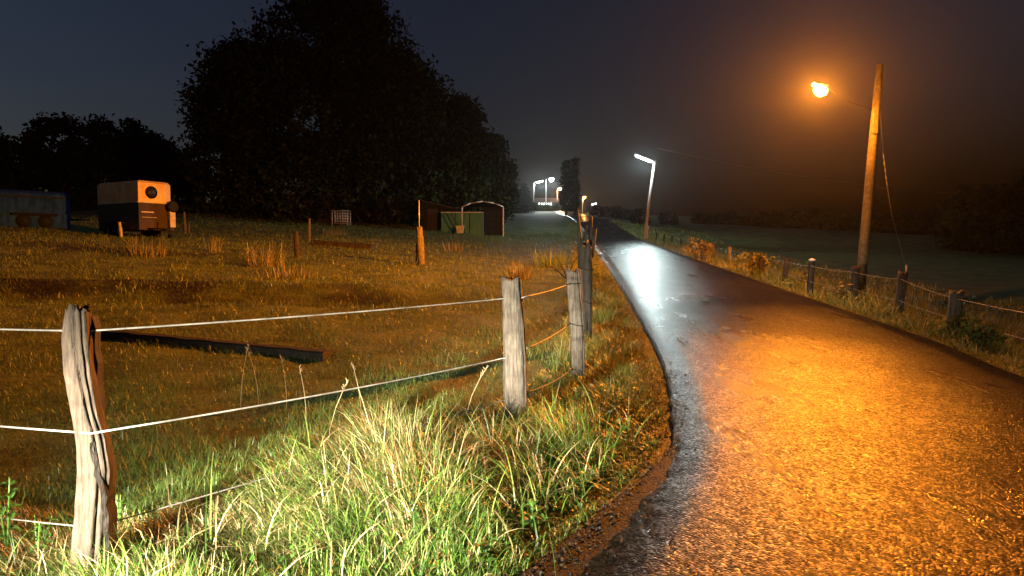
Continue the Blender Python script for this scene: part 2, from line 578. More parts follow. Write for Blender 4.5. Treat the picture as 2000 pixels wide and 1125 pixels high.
# ------------------------------------------------------------------ grass
def blade_mesh(root, length, width, az, lean, curl, col, nseg=3):
    n = len(root)
    pos = root.copy()
    side_az = az + RNG.normal(0, .5, n)
    side = np.stack([-np.sin(side_az), np.cos(side_az), np.zeros(n)], 1)
    rings = [(pos.copy(), width)]
    for k in range(nseg):
        a = lean + curl * (k + .5) / nseg
        d = np.stack([np.sin(a) * np.cos(az), np.sin(a) * np.sin(az), np.cos(a)], 1)
        pos = pos + d * (length / nseg)[:, None]
        t = (k + 1) / nseg
        rings.append((pos.copy(), width * (1 - t ** 1.6) + .0004))
    V = np.empty((n, (nseg + 1) * 2, 3))
    for k, (p, w) in enumerate(rings):
        V[:, 2 * k] = p - side * (w / 2)[:, None]
        V[:, 2 * k + 1] = p + side * (w / 2)[:, None]
    C = np.repeat(col[:, None, :], (nseg + 1) * 2, 1)
    q = np.array([[2 * k, 2 * k + 1, 2 * k + 3, 2 * k + 2] for k in range(nseg)])
    Q = (np.arange(n)[:, None, None] * ((nseg + 1) * 2) + q[None]).reshape(-1, 4)
    return V.reshape(-1, 3), Q, C.reshape(-1, 3)


def palette(n, greens, straws, frac):
    """frac: chance of a dead straw blade"""
    g = np.array(greens); s = np.array(straws)
    c = g[RNG.integers(0, len(g), n)]
    m = RNG.random(n) < frac
    c = np.where(m[:, None], s[RNG.integers(0, len(s), n)], c)
    return np.clip(c * RNG.uniform(.65, 1.35, (n, 1)), 0.003, .9)


GREENS = [(.075, .16, .022), (.12, .22, .036), (.045, .10, .016), (.19, .27, .06)]
STRAW = [(.42, .34, .16), (.34, .25, .11), (.50, .43, .23), (.24, .15, .06)]
DULL = [(.09, .165, .032), (.135, .21, .045), (.125, .17, .038), (.18, .23, .055)]


def fence_side(x, y):
    """distance right of / in front of the fence line (positive on the verge)"""
    f = x - np.interp(y, FY, FX)
    front = (np.interp(x, [-16, -5, -1.93], [8.0, 4.3, 3.1]) - y) * .93
    return np.where((x < -1.93) , front, np.where(y < 3.1, 1.0, f))


def dead_patch(x, y):
    return smooth(.15, .6, wob(x * 1.3 + 2, y * 1.3 + 4) + .25)


# (a) the long verge grass in the headlight
n = 85000
x = RNG.uniform(-4.8, 1.4, n * 2); y = RNG.uniform(2.0, 9.5, n * 2) ** 1.0
y = 2.0 + (y - 2.0) * RNG.uniform(.35, 1, n * 2)
fs = fence_side(x, y)
edge = xl(y) - x
strip = np.where(y < 5.9, np.interp(y, [1.3, 2, 2.55, 3.2, 3.8, 4.6, 5.2, 5.9], [.05, .30, .32, .31, .28, .22, .13, .04]), .02)
keep = (fs > -.45) & (edge > strip * .75 + .02 * RNG.random(n * 2)) & ((x > -2.6) | (y > 2.4))
x, y, fs, edge, strip = (a[keep][:n] for a in (x, y, fs, edge, strip))
n = len(x)
tuft = np.clip(.5 + .9 * wob(x * 1.9, y * 1.9), .08, 1.3)
peak = np.exp(-(((x + .75) / 1.0) ** 2 + ((y - 4.55) / .95) ** 2)) + .75 * np.exp(-(((x - .25) / .5) ** 2 + ((y - 5.0) / .5) ** 2)) + .5 * np.exp(-(((x + .5) / .7) ** 2 + ((y - 3.5) / .5) ** 2))
soft = smooth(0, .6, edge - strip)
low = 1 - .75 * np.exp(-(((x + 1.45) / .42) ** 2 + ((y - 3.25) / .38) ** 2))
L = (.10 + .21 * peak * (.3 + .7 * tuft) + .17 * tuft) * (.3 + .7 * soft) * RNG.uniform(.55, 1.3, n) * low
L *= np.where(fs < 0, np.clip(1 + fs * 1.2, .3, 1), 1)
wd = RNG.uniform(.0035, .0075, n) * (1 + .25 * (y > 5))
swirl = 1.7 * wob(x * .8 + 7, y * .8) + 2.6
az = swirl * 1.2 + RNG.normal(0, 1.0, n)
lean = np.abs(RNG.normal(.30, .25, n)); curl = np.abs(RNG.normal(1.45, .6, n))
fr = np.clip(.16 - .12 * smooth(-.5, .4, x) + .36 * dead_patch(x, y) * (edge > .9) + .2 * (fs < .05), 0, .8) + .35 * np.exp(-(((x + 1.4) / .5) ** 2 + ((y - 3.3) / .4) ** 2))
V1, Q1, C1 = blade_mesh(np.stack([x, y, ground(x, y) - .01], 1), L, wd, az, lean, curl, palette(n, GREENS, STRAW, fr), 4)
n = 2600
x2 = RNG.normal(-.55, .75, n); y2 = RNG.normal(4.5, .75, n)
k2 = (fence_side(x2, y2) > -.25) & (xl(y2) - x2 > .3) & (y2 > 2.7)
x2, y2 = x2[k2], y2[k2]; n = len(x2)
V2, Q2, C2 = blade_mesh(np.stack([x2, y2, ground(x2, y2) - .01], 1), RNG.uniform(.28, .62, n), RNG.uniform(.005, .010, n), RNG.uniform(0, 6.283, n),
                        np.abs(RNG.normal(.25, .2, n)), RNG.uniform(1.2, 2.5, n), palette(n, GREENS[1:], STRAW[:3], .3), 6)
Q1 = np.concatenate([Q1, Q2 + len(V1)]); V1 = np.concatenate([V1, V2]); C1 = np.concatenate([C1, C2])
tag(np_mesh("verge_grass", V1, Q1, M_GRASS, col=C1, smooth=True), "long wet grass lit by headlights on the verge in front of the wire fence", "grass", kind="stuff")


# (b) paddock turf, thinning with distance
def scatter_screen(n, y0, y1, p0, p1):
    Y = y0 * (y1 / y0) ** RNG.random(n)
    px = RNG.uniform(p0, p1, n)
    return (px - 1000) / F * Y, Y


x, y = scatter_screen(210000, 3.3, 62, -320, 1190)
keep = (fence_side(x, y) < -.05)
x, y = x[keep], y[keep]; n = len(x)
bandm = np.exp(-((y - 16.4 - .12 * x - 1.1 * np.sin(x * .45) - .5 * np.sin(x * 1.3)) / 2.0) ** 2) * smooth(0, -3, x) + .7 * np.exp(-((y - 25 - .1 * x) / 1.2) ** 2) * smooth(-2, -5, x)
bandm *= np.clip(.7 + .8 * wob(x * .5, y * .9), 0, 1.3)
t = np.clip(.5 + .9 * wob(x * 1.1 + 3, y * 1.1), .1, 1.3)
L = (.035 + .05 * t + .0022 * y * t + .16 * np.clip(wob(x * .7 + 9, y * .9 + 3) - .42, 0, 1)) * RNG.uniform(.5, 1.4, n) * (1 + .8 * np.clip(bandm, 0, 1))
wd = np.maximum(.004, .00075 * y) * RNG.uniform(.6, 1.2, n)
az = RNG.uniform(0, 6.283, n)
col = palette(n, DULL, [(.19, .20, .07), (.15, .16, .055)], np.where(y < 8, .08, .2) + .12 * dead_patch(x * .4, y * .4))
gm = np.exp(-((y - 5) / 3.8) ** 2)[:, None]
col = col * (1 - .5 * gm) + np.array([.06, .13, .022]) * .5 * gm
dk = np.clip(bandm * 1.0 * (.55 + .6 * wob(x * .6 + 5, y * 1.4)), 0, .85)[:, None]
col = col * (1 - dk) + np.array([.022, .014, .009]) * dk  # same furrow shade painted into the blade colour
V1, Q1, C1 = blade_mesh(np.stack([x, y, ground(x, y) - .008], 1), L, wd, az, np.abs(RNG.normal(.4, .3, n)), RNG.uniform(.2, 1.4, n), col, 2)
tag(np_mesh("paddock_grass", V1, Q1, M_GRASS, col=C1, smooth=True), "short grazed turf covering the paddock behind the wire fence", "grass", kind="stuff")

# (c) verges beside the road further on, and the field to the right
x, y = scatter_screen(170000, 5.0, 85, 1050, 2350)
dl = xl(y) - x; dr = x - xr(y)
keep = ((dl > .03) & (fence_side(x, y) > -.3) & (y > 6.5)) | ((dr > .03) & (dr < 9))
x, y = x[keep], y[keep]
ye = 6.0 * (40 / 6.0) ** RNG.random(34000)
xe = np.interp(ye, FY, FX) - .3 + RNG.random(34000) * (xl(ye) - np.interp(ye, FY, FX) + .26)
x, y = np.concatenate([x, xe]), np.concatenate([y, ye])
dl = xl(y) - x; dr = x - xr(y); n = len(x)
t = np.clip(.55 + .9 * wob(x * 1.3, y * .8 + 2), .12, 1.4)
near_edge = smooth(0, .7, np.maximum(dl, dr))
L = (.08 + .40 * t * near_edge) * RNG.uniform(.5, 1.3, n) * np.where(dr > 4.5, .6, 1) * np.where(dl > 0, .6, 1)
wd = np.maximum(.005, .0008 * y) * RNG.uniform(.6, 1.2, n)
col = palette(n, [(.11, .17, .03), (.16, .20, .045), (.09, .13, .028)], [(.40, .36, .16), (.32, .27, .12), (.22, .19, .07)], .22 + .2 * dead_patch(x * .5, y * .5))
V1, Q1, C1 = blade_mesh(np.stack([x, y, ground(x, y) - .01], 1), L, wd, RNG.uniform(0, 6.283, n), np.abs(RNG.normal(.3, .25, n)), RNG.uniform(.3, 1.4, n), col, 3)
tag(np_mesh("roadside_grass", V1, Q1, M_GRASS, col=C1, smooth=True), "rough grass growing along both edges of the wet road", "grass", kind="stuff")

# (d) fallen leaves and clover: small broad leaves between the blades
n = 3600
x = RNG.uniform(-2.6, 2.3, n * 3); y = RNG.uniform(2.3, 10.5, n * 3)
edge = xl(y) - x
keep = (edge > .35) & (edge < 1.5) & (fence_side(x, y) > -.1)
x, y = x[keep][:n], y[keep][:n]; n = len(x)
sz = RNG.uniform(.007, .019, n)
a = RNG.uniform(0, 6.283, n); tl = RNG.uniform(-.6, .6, (n, 2))
ux = np.stack([np.cos(a), np.sin(a), tl[:, 0]], 1) * sz[:, None]
vx = np.stack([-np.sin(a), np.cos(a), tl[:, 1]], 1) * sz[:, None] * .75
c0 = np.stack([x, y, ground(x, y) + RNG.uniform(.01, .13, n)], 1)
V1 = np.stack([c0 - ux, c0 - vx * .9, c0 + ux, c0 + vx * .9], 1).reshape(-1, 3)
Q1 = np.arange(4 * n).reshape(-1, 4)
col = np.repeat(palette(n, [(.05, .12, .018), (.075, .15, .025)], [(.16, .09, .04)], .12), 4, 0)
tag(np_mesh("ground_cover", V1, Q1, M_GRASS, col=col), "low clover and small leaves at the edge of the verge", "ground cover", kind="stuff")


n = 2600
yy = RNG.uniform(1.6, 9.0, n); side = RNG.random(n) < .8
xx = np.where(side, xl(yy) - RNG.normal(.14, .13, n), xr(yy) + RNG.normal(.03, .08, n))
zz = np.maximum(ground(xx, yy), np.where((xx > xl(yy)) & (xx < xr(yy)), prof(yy) + .03, -9)) + .016
sz = RNG.uniform(.004, .014, n)
octa = np.array([[1, 0, 0], [0, 1, 0], [-1, 0, 0], [0, -1, 0], [0, 0, .7], [0, 0, -.7]])
V1 = (np.stack([xx, yy, zz], 1)[:, None] + octa[None] * (sz[:, None] * RNG.uniform(.6, 1.3, (n, 3)))[:, None]).reshape(-1, 3)
tri = np.array([[0, 1, 4], [1, 2, 4], [2, 3, 4], [3, 0, 4], [1, 0, 5], [2, 1, 5], [3, 2, 5], [0, 3, 5]])
Q1 = (np.arange(n)[:, None, None] * 6 + tri[None]).reshape(-1, 3)
c1 = np.repeat(np.array([(.03, .026, .022), (.06, .05, .04), (.09, .05, .02), (.02, .017, .015)])[RNG.integers(0, 4, n)], 6, 0)
tag(np_mesh("gravel", V1, Q1, M_LITTER, col=c1), "loose grit and crumbs of tarmac along the broken road edge", "gravel", kind="stuff")


def clump(name, p, n, h, spread, label, cat, group, cols, wd=.012, curl=.5, lean=.15):
    a = RNG.uniform(0, 6.283, n); r = spread * np.sqrt(RNG.random(n))
    x = p.x + r * np.cos(a); y = p.y + r * np.sin(a)
    root = np.stack([x - p.x, y - p.y, ground(x, y) - p.z - .02], 1)
    V1, Q1, C1 = blade_mesh(root, h * RNG.uniform(.45, 1.1, n), np.full(n, wd), a + RNG.normal(0, .6, n), np.abs(RNG.normal(lean, .12, n)),
                            np.abs(RNG.normal(curl, .35, n)), palette(n, cols, cols, 0), 4)
    o = np_mesh(name, V1, Q1, M_GRASS, col=C1, smooth=True)
    o.location = p
    return tag(o, label, cat, group)


PALE = [(.25, .23, .10), (.19, .16, .07), (.15, .15, .06)]
g = "tall dry grass clumps in the paddock"
for px, py, h, sp, nn, lab in (
        (415, 492, .8, .25, 60, "narrow tuft of dry grass in the paddock to the right of the horse trailer"),
        (520, 520, .9, .6, 160, "wide straw clump in the paddock left of the dark leaning post"),
        (1015, 545, .62, .35, 220, "bright orange lit grass clump just behind the second near fence post"),
        (285, 500, .7, .7, 120, "straw tuft in front of the horse trailer by the short pale stake"),
        (560, 545, .5, .8, 150, "low brown tuft on the dark turf bank below the dark leaning post"),
        (655, 460, .7, .8, 150, "reddish tuft below the grey wire cage by the big tree"),
        (885, 490, .6, .5, 110, "dry tuft in the paddock right of the half lit post"),
        (1075, 520, .8, .7, 260, "dense dark weeds in the fence line beside the dead branches")):
    clump("grass_clump", G(px, py), nn, h, sp, lab, "grass", g, PALE if py != 520 or px < 900 else DULL, .016)

# dry stalks that stand above the verge grass
stalk_spots = [(470, 800, .62), (505, 790, .55), (560, 800, .5), (598, 830, .5), (705, 800, .45), (640, 880, .5), (905, 860, .6)]
gs = "dry stalks above the verge grass"
for i, (px, py, h) in enumerate(stalk_spots):
    p = G(px, py)
    m = MB()
    a = random.uniform(-.35, .35); b = random.uniform(-.3, .3)
    pts = [Vector((a * t * t * h, b * t * h * .5, h * t)) for t in (0, .3, .6, .85, 1)]
    m.tube(pts, [.0026, .0024, .002, .0016, .001], 5)
    for k in range(9):
        q = pts[3].lerp(pts[4], k / 9)
        d = Vector((random.uniform(-1, 1), random.uniform(-1, 1), .8)).normalized() * .03
        m.tube([q, q + d], [.003, .001], 4)
    o = m.build("dry_grass_stalk", None)
    o.data.materials.append(noise_mat("dry_stalk", (.30, .22, .12), (.45, .36, .2), 40, .7, 0) if i == 0 else bpy.data.materials["dry_stalk"])
    o.location = p
    tag(o, "thin dry grass stalk with a seed head standing above the verge grass", "grass stalk", gs)


# broadleaf weeds
def leaf_patch(c, u, v, L, w):
    """a leaf as 3x2 quads with a fold along the midrib"""
    vs = []
    for k, t in enumerate((0, .3, .65, 1)):
        ww = w * (.15, .9, .75, .05)[k]
        base = c + u * (L * t) + Vector((0, 0, -L * .35 * t * t))
        vs += [base - v * ww + Vector((0, 0, ww * .35)), base, base + v * ww + Vector((0, 0, ww * .35))]
    fs = []
    for k in range(3):
        for j in range(2):
            fs.append((k * 3 + j, k * 3 + j + 1, k * 3 + j + 4, k * 3 + j + 3))
    return vs, fs


M_WEED = noise_mat("weed_leaf", (.045, .11, .016), (.09, .19, .03), 25, .45, .3, .004)
M_WEEDDRY = noise_mat("russet_weed", (.16, .09, .045), (.26, .16, .08), 25, .7, .3, .004)


def weed(p, h, n, L, label, group, m=None, stem=True):
    root = empty("broadleaf_weed", p, label, "weed", group)
    lf, st = MB(), MB()
    ns = 3
    for s_ in range(ns):
        tilt = Vector((random.uniform(-.3, .3), random.uniform(-.3, .3), 1))
        st.tube([tilt * (h * t) for t in (-.03, .35, .7, 1)], [.006, .005, .004, .002], 6)
        for k in range(n // ns):
            t = .15 + .85 * k / (n // ns)
            a = k * 2.4 + s_ + random.uniform(-.4, .4)
            u = Vector((math.cos(a), math.sin(a), random.uniform(.15, .7))).normalized()
            v = Vector((-math.sin(a), math.cos(a), 0))
            lf.add(*leaf_patch(tilt * (h * t), u, v, L * random.uniform(.6, 1.1) * (1.1 - .5 * t), L * .26), True)
    st.build("stem", m or M_WEED, root)
    lf.build("leaves", m or M_WEED, root)
    return root


gw = "broadleaf weeds in the near verge"
weed(G(1040, 1040), .16, 12, .13, "green dock weed with a big upright leaf near the crumbled tarmac", gw)
weed(G(1150, 960), .16, 15, .08, "small leafy weed on the verge right of the russet seed heads", gw)
weed(G(1222, 870), .22, 12, .10, "weed with light green leaves at the rightmost tip of the lit verge", gw)
weed(G(945, 1110), .14, 15, .09, "round leaved green weed at the bottom edge of the verge", gw)
weed(G(1130, 800), .22, 18, .09, "leafy weed at the foot of the third near fence post", gw)
weed(G(15, 1085), .42, 27, .09, "yellow green nettle at the left edge beside the twisted post", gw)
weed(G(75, 1100), .22, 24, .07, "short nettle between the left edge and the twisted post", gw)
weed(G(960, 960), .22, 30, .05, "russet dried flower head weed left of the green dock in the lit grass", gw, M_WEEDDRY)
weed(G(1060, 950), .22, 30, .05, "russet dried flower head weed right of the second near fence post", gw, M_WEEDDRY)
weed(G(235, 1040), .2, 15, .07, "small green weed against the foot of the twisted post", gw)


# ------------------------------------------------------------------ fence posts
def rough_post(parent, path, wx, wy, mtl, name="timber", n=44, rings=46, groove=((-1.2, .30), (-2.0, .22)), jag=.05, seed=0, depth_noise=.05):
    """path: (height, x offset, y offset); wx, wy: half widths by height"""
    rs = random.Random(seed)
    hs = [p[0] for p in path]
    H = hs[-1]
    vs, fs = [], []
    ph = [rs.uniform(0, 6.28) for _ in range(8)]
    for i in range(rings + 1):
        t = i / rings
        h = -.25 + (H + .25) * t
        cx = np.interp(h, hs, [p[1] for p in path]); cy = np.interp(h, hs, [p[2] for p in path])
        ax = np.interp(h, hs, wx); ay = np.interp(h, hs, wy)
        for k in range(n):
            q = 2 * math.pi * k / n
            cq, sq = math.cos(q), math.sin(q)
            e = 2.0 / 2.9   # a squarish log
            rx = math.copysign(abs(cq) ** e, cq); ry = math.copysign(abs(sq) ** e, sq)
            f = 1 + depth_noise * (math.sin(3 * q + ph[0] + h * 2) + .6 * math.sin(7 * q + ph[1] + h * 1.1) + .5 * math.sin(13 * q + ph[2] - h * 2.2) + .35 * math.sin(23 * q + ph[3]))
            f += .02 * math.sin(h * 19 + ph[4] + 2 * q) + .015 * math.sin(h * 41 + ph[5] + 3 * q)
            for gq, gd in groove:
                dq = (q - gq - .25 * math.sin(h * 3 + ph[6]) + math.pi) % (2 * math.pi) - math.pi
                f -= gd * math.exp(-(dq / .085) ** 2)
            hh = h
            if i == rings:
                hh += jag * (math.sin(2 * q + ph[7]) * .5 + math.sin(5 * q + ph[3]) * .5) - jag * .3
            vs.append((cx + ax * f * rx, cy + ay * f * ry, hh))
    for i in range(rings):
        for k in range(n):
            fs.append((i * n + k, i * n + (k + 1) % n, (i + 1) * n + (k + 1) % n, (i + 1) * n + k))
    c = len(vs)
    top = [Vector(v) for v in vs[-n:]]
    cen = sum(top, Vector()) / n
    inner = [cen.lerp(t_, .55) + Vector((0, 0, -.012 + .018 * math.sin(k * 1.7 + ph[0]))) for k, t_ in enumerate(top)]
    vs += [tuple(v) for v in inner] + [tuple(cen - Vector((0, 0, .02)))]
    for k in range(n):
        fs.append((c - n + k, c - n + (k + 1) % n, c + (k + 1) % n, c + k))
        fs.append((c + k, c + (k + 1) % n, c + n))
    m = MB(); m.add(vs, fs, True)
    return m.build(name, mtl, parent)


def insulator(parent, p):
    m = MB()
    p = Vector(p)
    m.lathe(p, (0, -1, 0), [(.002, -.012), (.009, -.010), (.011, 0), (.008, .01), (.011, .016), (.010, .024), (.002, .027)], 10)
    return m.build("insulator", M_BLACK, parent)


gn = "near fence posts"
s1 = 430.0
P1 = Vector((-1.945, 3.1, 0)); P1.z = gz(P1.x, P1.y)
post1 = empty("fence_post", P1, "twisted grey wooden post with deep cracks at the left front of the wire fence", "fence post", gn)
off = lambda c: (c - 172) / s1
pth = [(-.25, off(172), 0), (0, off(172), 0), (.1, off(173), 0), (.3, off(176), .01), (.5, off(183), .01), (.65, off(180), 0), (.8, off(170), -.01), (.95, off(158), 0), (1.1, off(153), .01), (1.25, off(156), .01)]
hw = [.088, .088, .087, .079, .073, .066, .057, .061, .060, .047]
rough_post(post1, pth, hw, [h_ * .8 for h_ in hw], M_WOOD, groove=((-1.35, .42), (-.75, .25), (-2.1, .16)), jag=.025, seed=3, n=64, rings=64, depth_noise=.04)
# the split slab peeling off on its right
sl = MB()
def slab(mb, pts, w, th):
    vs, fs = [], []
    for i, p in enumerate(pts):
        ww = w * (1 + .25 * math.sin(i * 2.1)); 
        vs += [Vector(p) + Vector((-ww, -th, 0)), Vector(p) + Vector((ww, -th * .6, 0)), Vector(p) + Vector((ww * .9, th, 0)), Vector(p) + Vector((-ww, th, 0))]
    for i in range(len(pts) - 1):
        for k in range(4):
            fs.append((i * 4 + k, i * 4 + (k + 1) % 4, i * 4 + 4 + (k + 1) % 4, i * 4 + 4 + k))
    fs.append((3, 2, 1, 0)); e = len(vs) - 4; fs.append((e, e + 1, e + 2, e + 3))
    mb.add(vs, fs)
slab(sl, [(.084 + .005 * math.sin(k * 1.9) + .003 * math.sin(k * 5.1) + (.008 if k < 14 else -.006 * (k - 13)), -.015 + .004 * math.sin(k * 3.1), -.1 + .037 * k) for k in range(21)], .007, .045)
sl.build("split_slab", M_DARKWOOD, post1)
st = MB()
slab(st, [(off(170) + .020 - .002 * k + .002 * math.sin(k * 2.7), .05, .60 + .055 * k) for k in range(12)], .024, .03)
st.build("backing_slab", M_DARKWOOD, post1)

s2 = 241.0
P2 = Vector((0.02, 5.53, 0)); P2.z = gz(P2.x, P2.y)
post2 = empty("fence_post", P2, "straight pale grey squared wooden post in the middle, with woodworm holes", "fence post", gn)
rough_post(post2, [(-.25, .01, 0), (0, .01, 0), (.4, .01, 0), (.8, 0, 0), (1.25, -.025, 0)], [.09, .09, .098, .09, .078], [.08, .08, .085, .08, .07], M_WOOD2, groove=((-.5, .28), (-1.9, .12), (-1.1, .08)), jag=.02, seed=5, depth_noise=.03)
insulator(post2, (-.10, -.03, 1.085)); insulator(post2, (-.10, -.02, .6))

P3 = Vector((.74, 7.75, 0)); P3.z = gz(P3.x, P3.y)
post3 = empty("fence_post", P3, "narrow grey leaning post in front of the tall dark split post", "fence post", gn)
rough_post(post3, [(-.25, .02, 0), (0, .02, 0), (.6, 0, 0), (1.27, -.045, 0)], [.075, .075, .082, .085], [.07, .07, .08, .08], M_WOOD2, groove=((-1.0, .3), (-2.2, .15)), jag=.03, seed=8, depth_noise=.04)
insulator(post3, (-.09, -.05, 1.11)); insulator(post3, (-.08, -.05, .66)); insulator(post3, (-.06, -.05, .14))

P4 = Vector((1.075, 10.0, 0)); P4.z = gz(P4.x, P4.y)
post4 = empty("fence_post", P4, "tall dark post with a split jagged top, edges lit orange, by the road bend", "fence post", gn)
rough_post(post4, [(-.25, 0, 0), (0, 0, 0), (1.2, 0, 0), (1.5, 0, 0)], [.10, .10, .10, .095], [.09, .09, .09, .08], M_DARKWOOD, groove=((-1.4, .4), (.2, .3)), jag=.12, seed=12, depth_noise=.06)
for k, (dx, h0, h1, lx) in enumerate(((-.075, 1.3, 2.02, -.05), (-.01, 1.35, 1.78, .02), (.06, 1.3, 1.9, .03), (.085, 1.3, 1.72, .07))):
    m = MB()
    m.tube([(dx, .01 * k, h0), (dx + lx * .4, .01 * k, (h0 + h1) / 2), (dx + lx, .01 * k - .01, h1)], [.04, .034, .012], 7)
    m.build("splinter", M_DARKWOOD, post4)
insulator(post4, (-.1, -.05, 1.15))

# strands of the near fence
def strand(name, pts, r, m, label, cat, group, sag=.012, seg=10):
    mb = MB()
    path = []
    for a, b in zip(pts[:-1], pts[1:]):
        a, b = Vector(a), Vector(b)
        for k in range(seg):
            t = k / seg
            path.append(a.lerp(b, t) - Vector((0, 0, sag * 4 * t * (1 - t))))
    path.append(Vector(pts[-1]))
    mb.tube(path, r, 6)
    return tag(mb.build(name, m), label, cat, group)


def at_post(P, h, dx=0, dy=-.09): return (P.x + dx, P.y + dy, P.z + h)
far_l = Vector((-5.0, 4.3, 0)); far_l.z = gz(-5, 4.3)
gwire = "strands of the near wire fence"
strand("fence_wire", [at_post(far_l, 1.10), at_post(P1, 1.14, 0, .0), at_post(P2, 1.085, -.09, -.05), at_post(P2, 1.10, .09, -.03), at_post(P3, 1.11, -.09, -.06), at_post(P4, 1.15, -.1, -.05)], .0048, M_ROPE, "topmost white strand of the near wire fence", "fence wire", gwire)
strand("fence_wire", [at_post(far_l, .62), at_post(P1, .685, .05, -.065), at_post(P2, .6, -.10, -.05), at_post(P2, .68, .1, -.03), at_post(P3, .66, -.08, -.06), at_post(P4, .7, -.1, -.05)], .0048, M_ROPE, "middle white strand of the near wire fence", "fence wire", gwire, .02)
strand("fence_wire", [at_post(far_l, .12), at_post(P1, .225, .0, .0), at_post(P2, .26, -.10, -.05), at_post(P2, .32, .1, -.03), at_post(P3, .14, -.06, -.06), at_post(P4, .25, -.1, -.05)], .0036, M_WIRE, "lowest strand of the near wire fence, half hidden in grass", "fence wire", gwire, .03)


# paddock posts and stakes
def small_post(px, py, top, w, m, label, lean=0, group="posts standing in the paddock", name="paddock_post", seed=1, cat="post"):
    p = G(px, py)
    s = F / p.y
    h = (py - top) / s
    root = empty(name, p, label, cat, group)
    r = w / s / 2
    rough_post(root, [(-.25, 0, 0), (0, 0, 0), (h * .5, lean * h * .4, 0), (h, lean * h, 0)], [r, r, r * 1.1, r * .8], [r, r, r, r * .8], m, n=16, rings=14, groove=((-1.2, .25),), jag=h * .03, seed=seed)
    return root, h, r, p


small_post(580, 505, 452, 9, M_DARKWOOD, "thin dark leaning post alone in the paddock left of the half lit post", -.02, seed=21)
pr, h, r, p = small_post(823, 517, 443, 13, M_POLE, "post in the paddock with its right side lit orange and a thin rod on top", -.05, seed=22)
m = MB(); m.tube([(-.05 * h, 0, h * .95), (-.05 * h, 0, h + .95)], .018, 6); m.build("rod", M_STEEL, pr)
m = MB(); m.tube([(-.19, 0, .1), (-.17, 0, .75)], .03, 6); m.build("brace", M_POLE, pr)
small_post(604, 472, 427, 4, M_POLE, "thin pale stake between the wire cage and the dark leaning post", .03, name="stake", seed=23, cat="stake")
small_post(362, 456, 414, 4, M_POLE, "thin pale stake right of the horse trailer", -.03, name="stake", seed=24, cat="stake")
small_post(369, 456, 437, 3, M_POLE, "short stub of a stake right of the horse trailer", .06, name="stake", seed=25, cat="stake")
small_post(237, 463, 434, 5, M_WHITE, "short bent pale stake in front of the dark side of the horse trailer", -.1, name="stake", seed=26, cat="stake")

# the beam lying in the paddock, and a dark bar added as furrow shade
def beam(a, b, w, h, label):
    a, b = Vector(a), Vector(b)
    c = (a + b) / 2
    d = (b - a).normalized(); s = d.cross(Vector((0, 0, 1))).normalized(); u = s.cross(d)
    root = empty("beam_or_furrow_shade", c, label, "beam", "timber beams lying in the paddock")
    m = MB()
    L = (b - a).length
    k = 14
    vs, fs = [], []
    for i in range(k + 1):
        t = i / k
        q = a.lerp(b, t) - c
        j = .012 * math.sin(i * 2.3)
        for sx, sz in ((-1, 0), (1, 0), (1, 1), (.75, 1.12), (-.75, 1.12), (-1, 1)):
            vs.append(q + s * (sx * w / 2 + j) + u * (sz * h - .06 + .008 * math.sin(i * 3.7 + sx)))
    n_ = 6
    for i in range(k):
        for q in range(n_):
            fs.append((i * n_ + q, i * n_ + (q + 1) % n_, i * n_ + n_ + (q + 1) % n_, i * n_ + n_ + q))
    fs.append(tuple(range(n_ - 1, -1, -1))); fs.append(tuple(k * n_ + q for q in range(n_)))
    m.add(vs, fs)
    m.build("timber", M_DARKWOOD, root)
    return root


beam(G(192, 657), G(640, 703), .22, .15, "long dark squared beam lying in the grass behind the twisted post")
beam(G(615, 478), G(727, 487), .3, .25, "dark bar added as the shade of a furrow in the far paddock near the half lit post")

# dead branches by the bend
p = G(1085, 545)
root = empty("dead_shrub", p, "leafless dark shrub with drooping branches behind the second fence post", "shrub")
m = MB()
for k in range(16):
    a = random.uniform(-2.6, .6); L = random.uniform(.6, 1.3)
    d = Vector((math.cos(a) * .9, math.sin(a) * .3, random.uniform(.3, .9)))
    pts = [Vector((.35, 0, -.03))]
    for j in range(5):
        pts.append(pts[-1] + d * (L / 5)); d = (d + Vector((random.uniform(-.2, .2), 0, -.18))).normalized()
    m.tube(pts, [.02, .017, .014, .011, .008, .004], 5)
    for j in (2, 3, 4):
        e = pts[j] + Vector((random.uniform(-.25, .25), random.uniform(-.1, .1), random.uniform(-.2, .15)))
        m.tube([pts[j], e], [.008, .003], 4)
m.build("branches", M_DARKWOOD, root)

# ------------------------------------------------------------------ right-hand fence
RF = [  # px, base y, top y, label, material
    (1858, 655, 568, "pale grey flat topped post nearest the right edge of the right fence", M_WOOD2, 26),
    (1752, 622, 530, "grey leaning post right of the tall lamp pole, by the guy wire foot", M_WOOD, 18),
    (1666, 592, 520, "dark post standing directly left of the tall lamp pole", M_DARKWOOD, 16),
    (1581, 577, 508, "dark leaning post with a pale cap amid weeds", M_DARKWOOD, 13),
    (1531, 553, 502, "dark slanting post with no weeds, left of the pale capped one", M_DARKWOOD, 11),
    (1486, 540, 494, "dark post half hidden in the leafy orange lit bush", M_DARKWOOD, 9),
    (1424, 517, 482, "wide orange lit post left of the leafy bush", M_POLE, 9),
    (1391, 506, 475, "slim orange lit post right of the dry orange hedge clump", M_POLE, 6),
    (1329, 481, 466, "dark post nearest the dry orange hedge clump on its left", M_DARKWOOD, 4),
    (1311, 477, 461, "third dark post right of the white lit lamp pole", M_DARKWOOD, 4),
    (1296, 474, 457, "second dark post right of the white lit lamp pole", M_DARKWOOD, 3.5),
    (1281, 471, 454, "first dark post right of the white lit lamp pole", M_DARKWOOD, 3.5),
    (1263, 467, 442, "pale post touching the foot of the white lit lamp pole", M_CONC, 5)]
tops = []
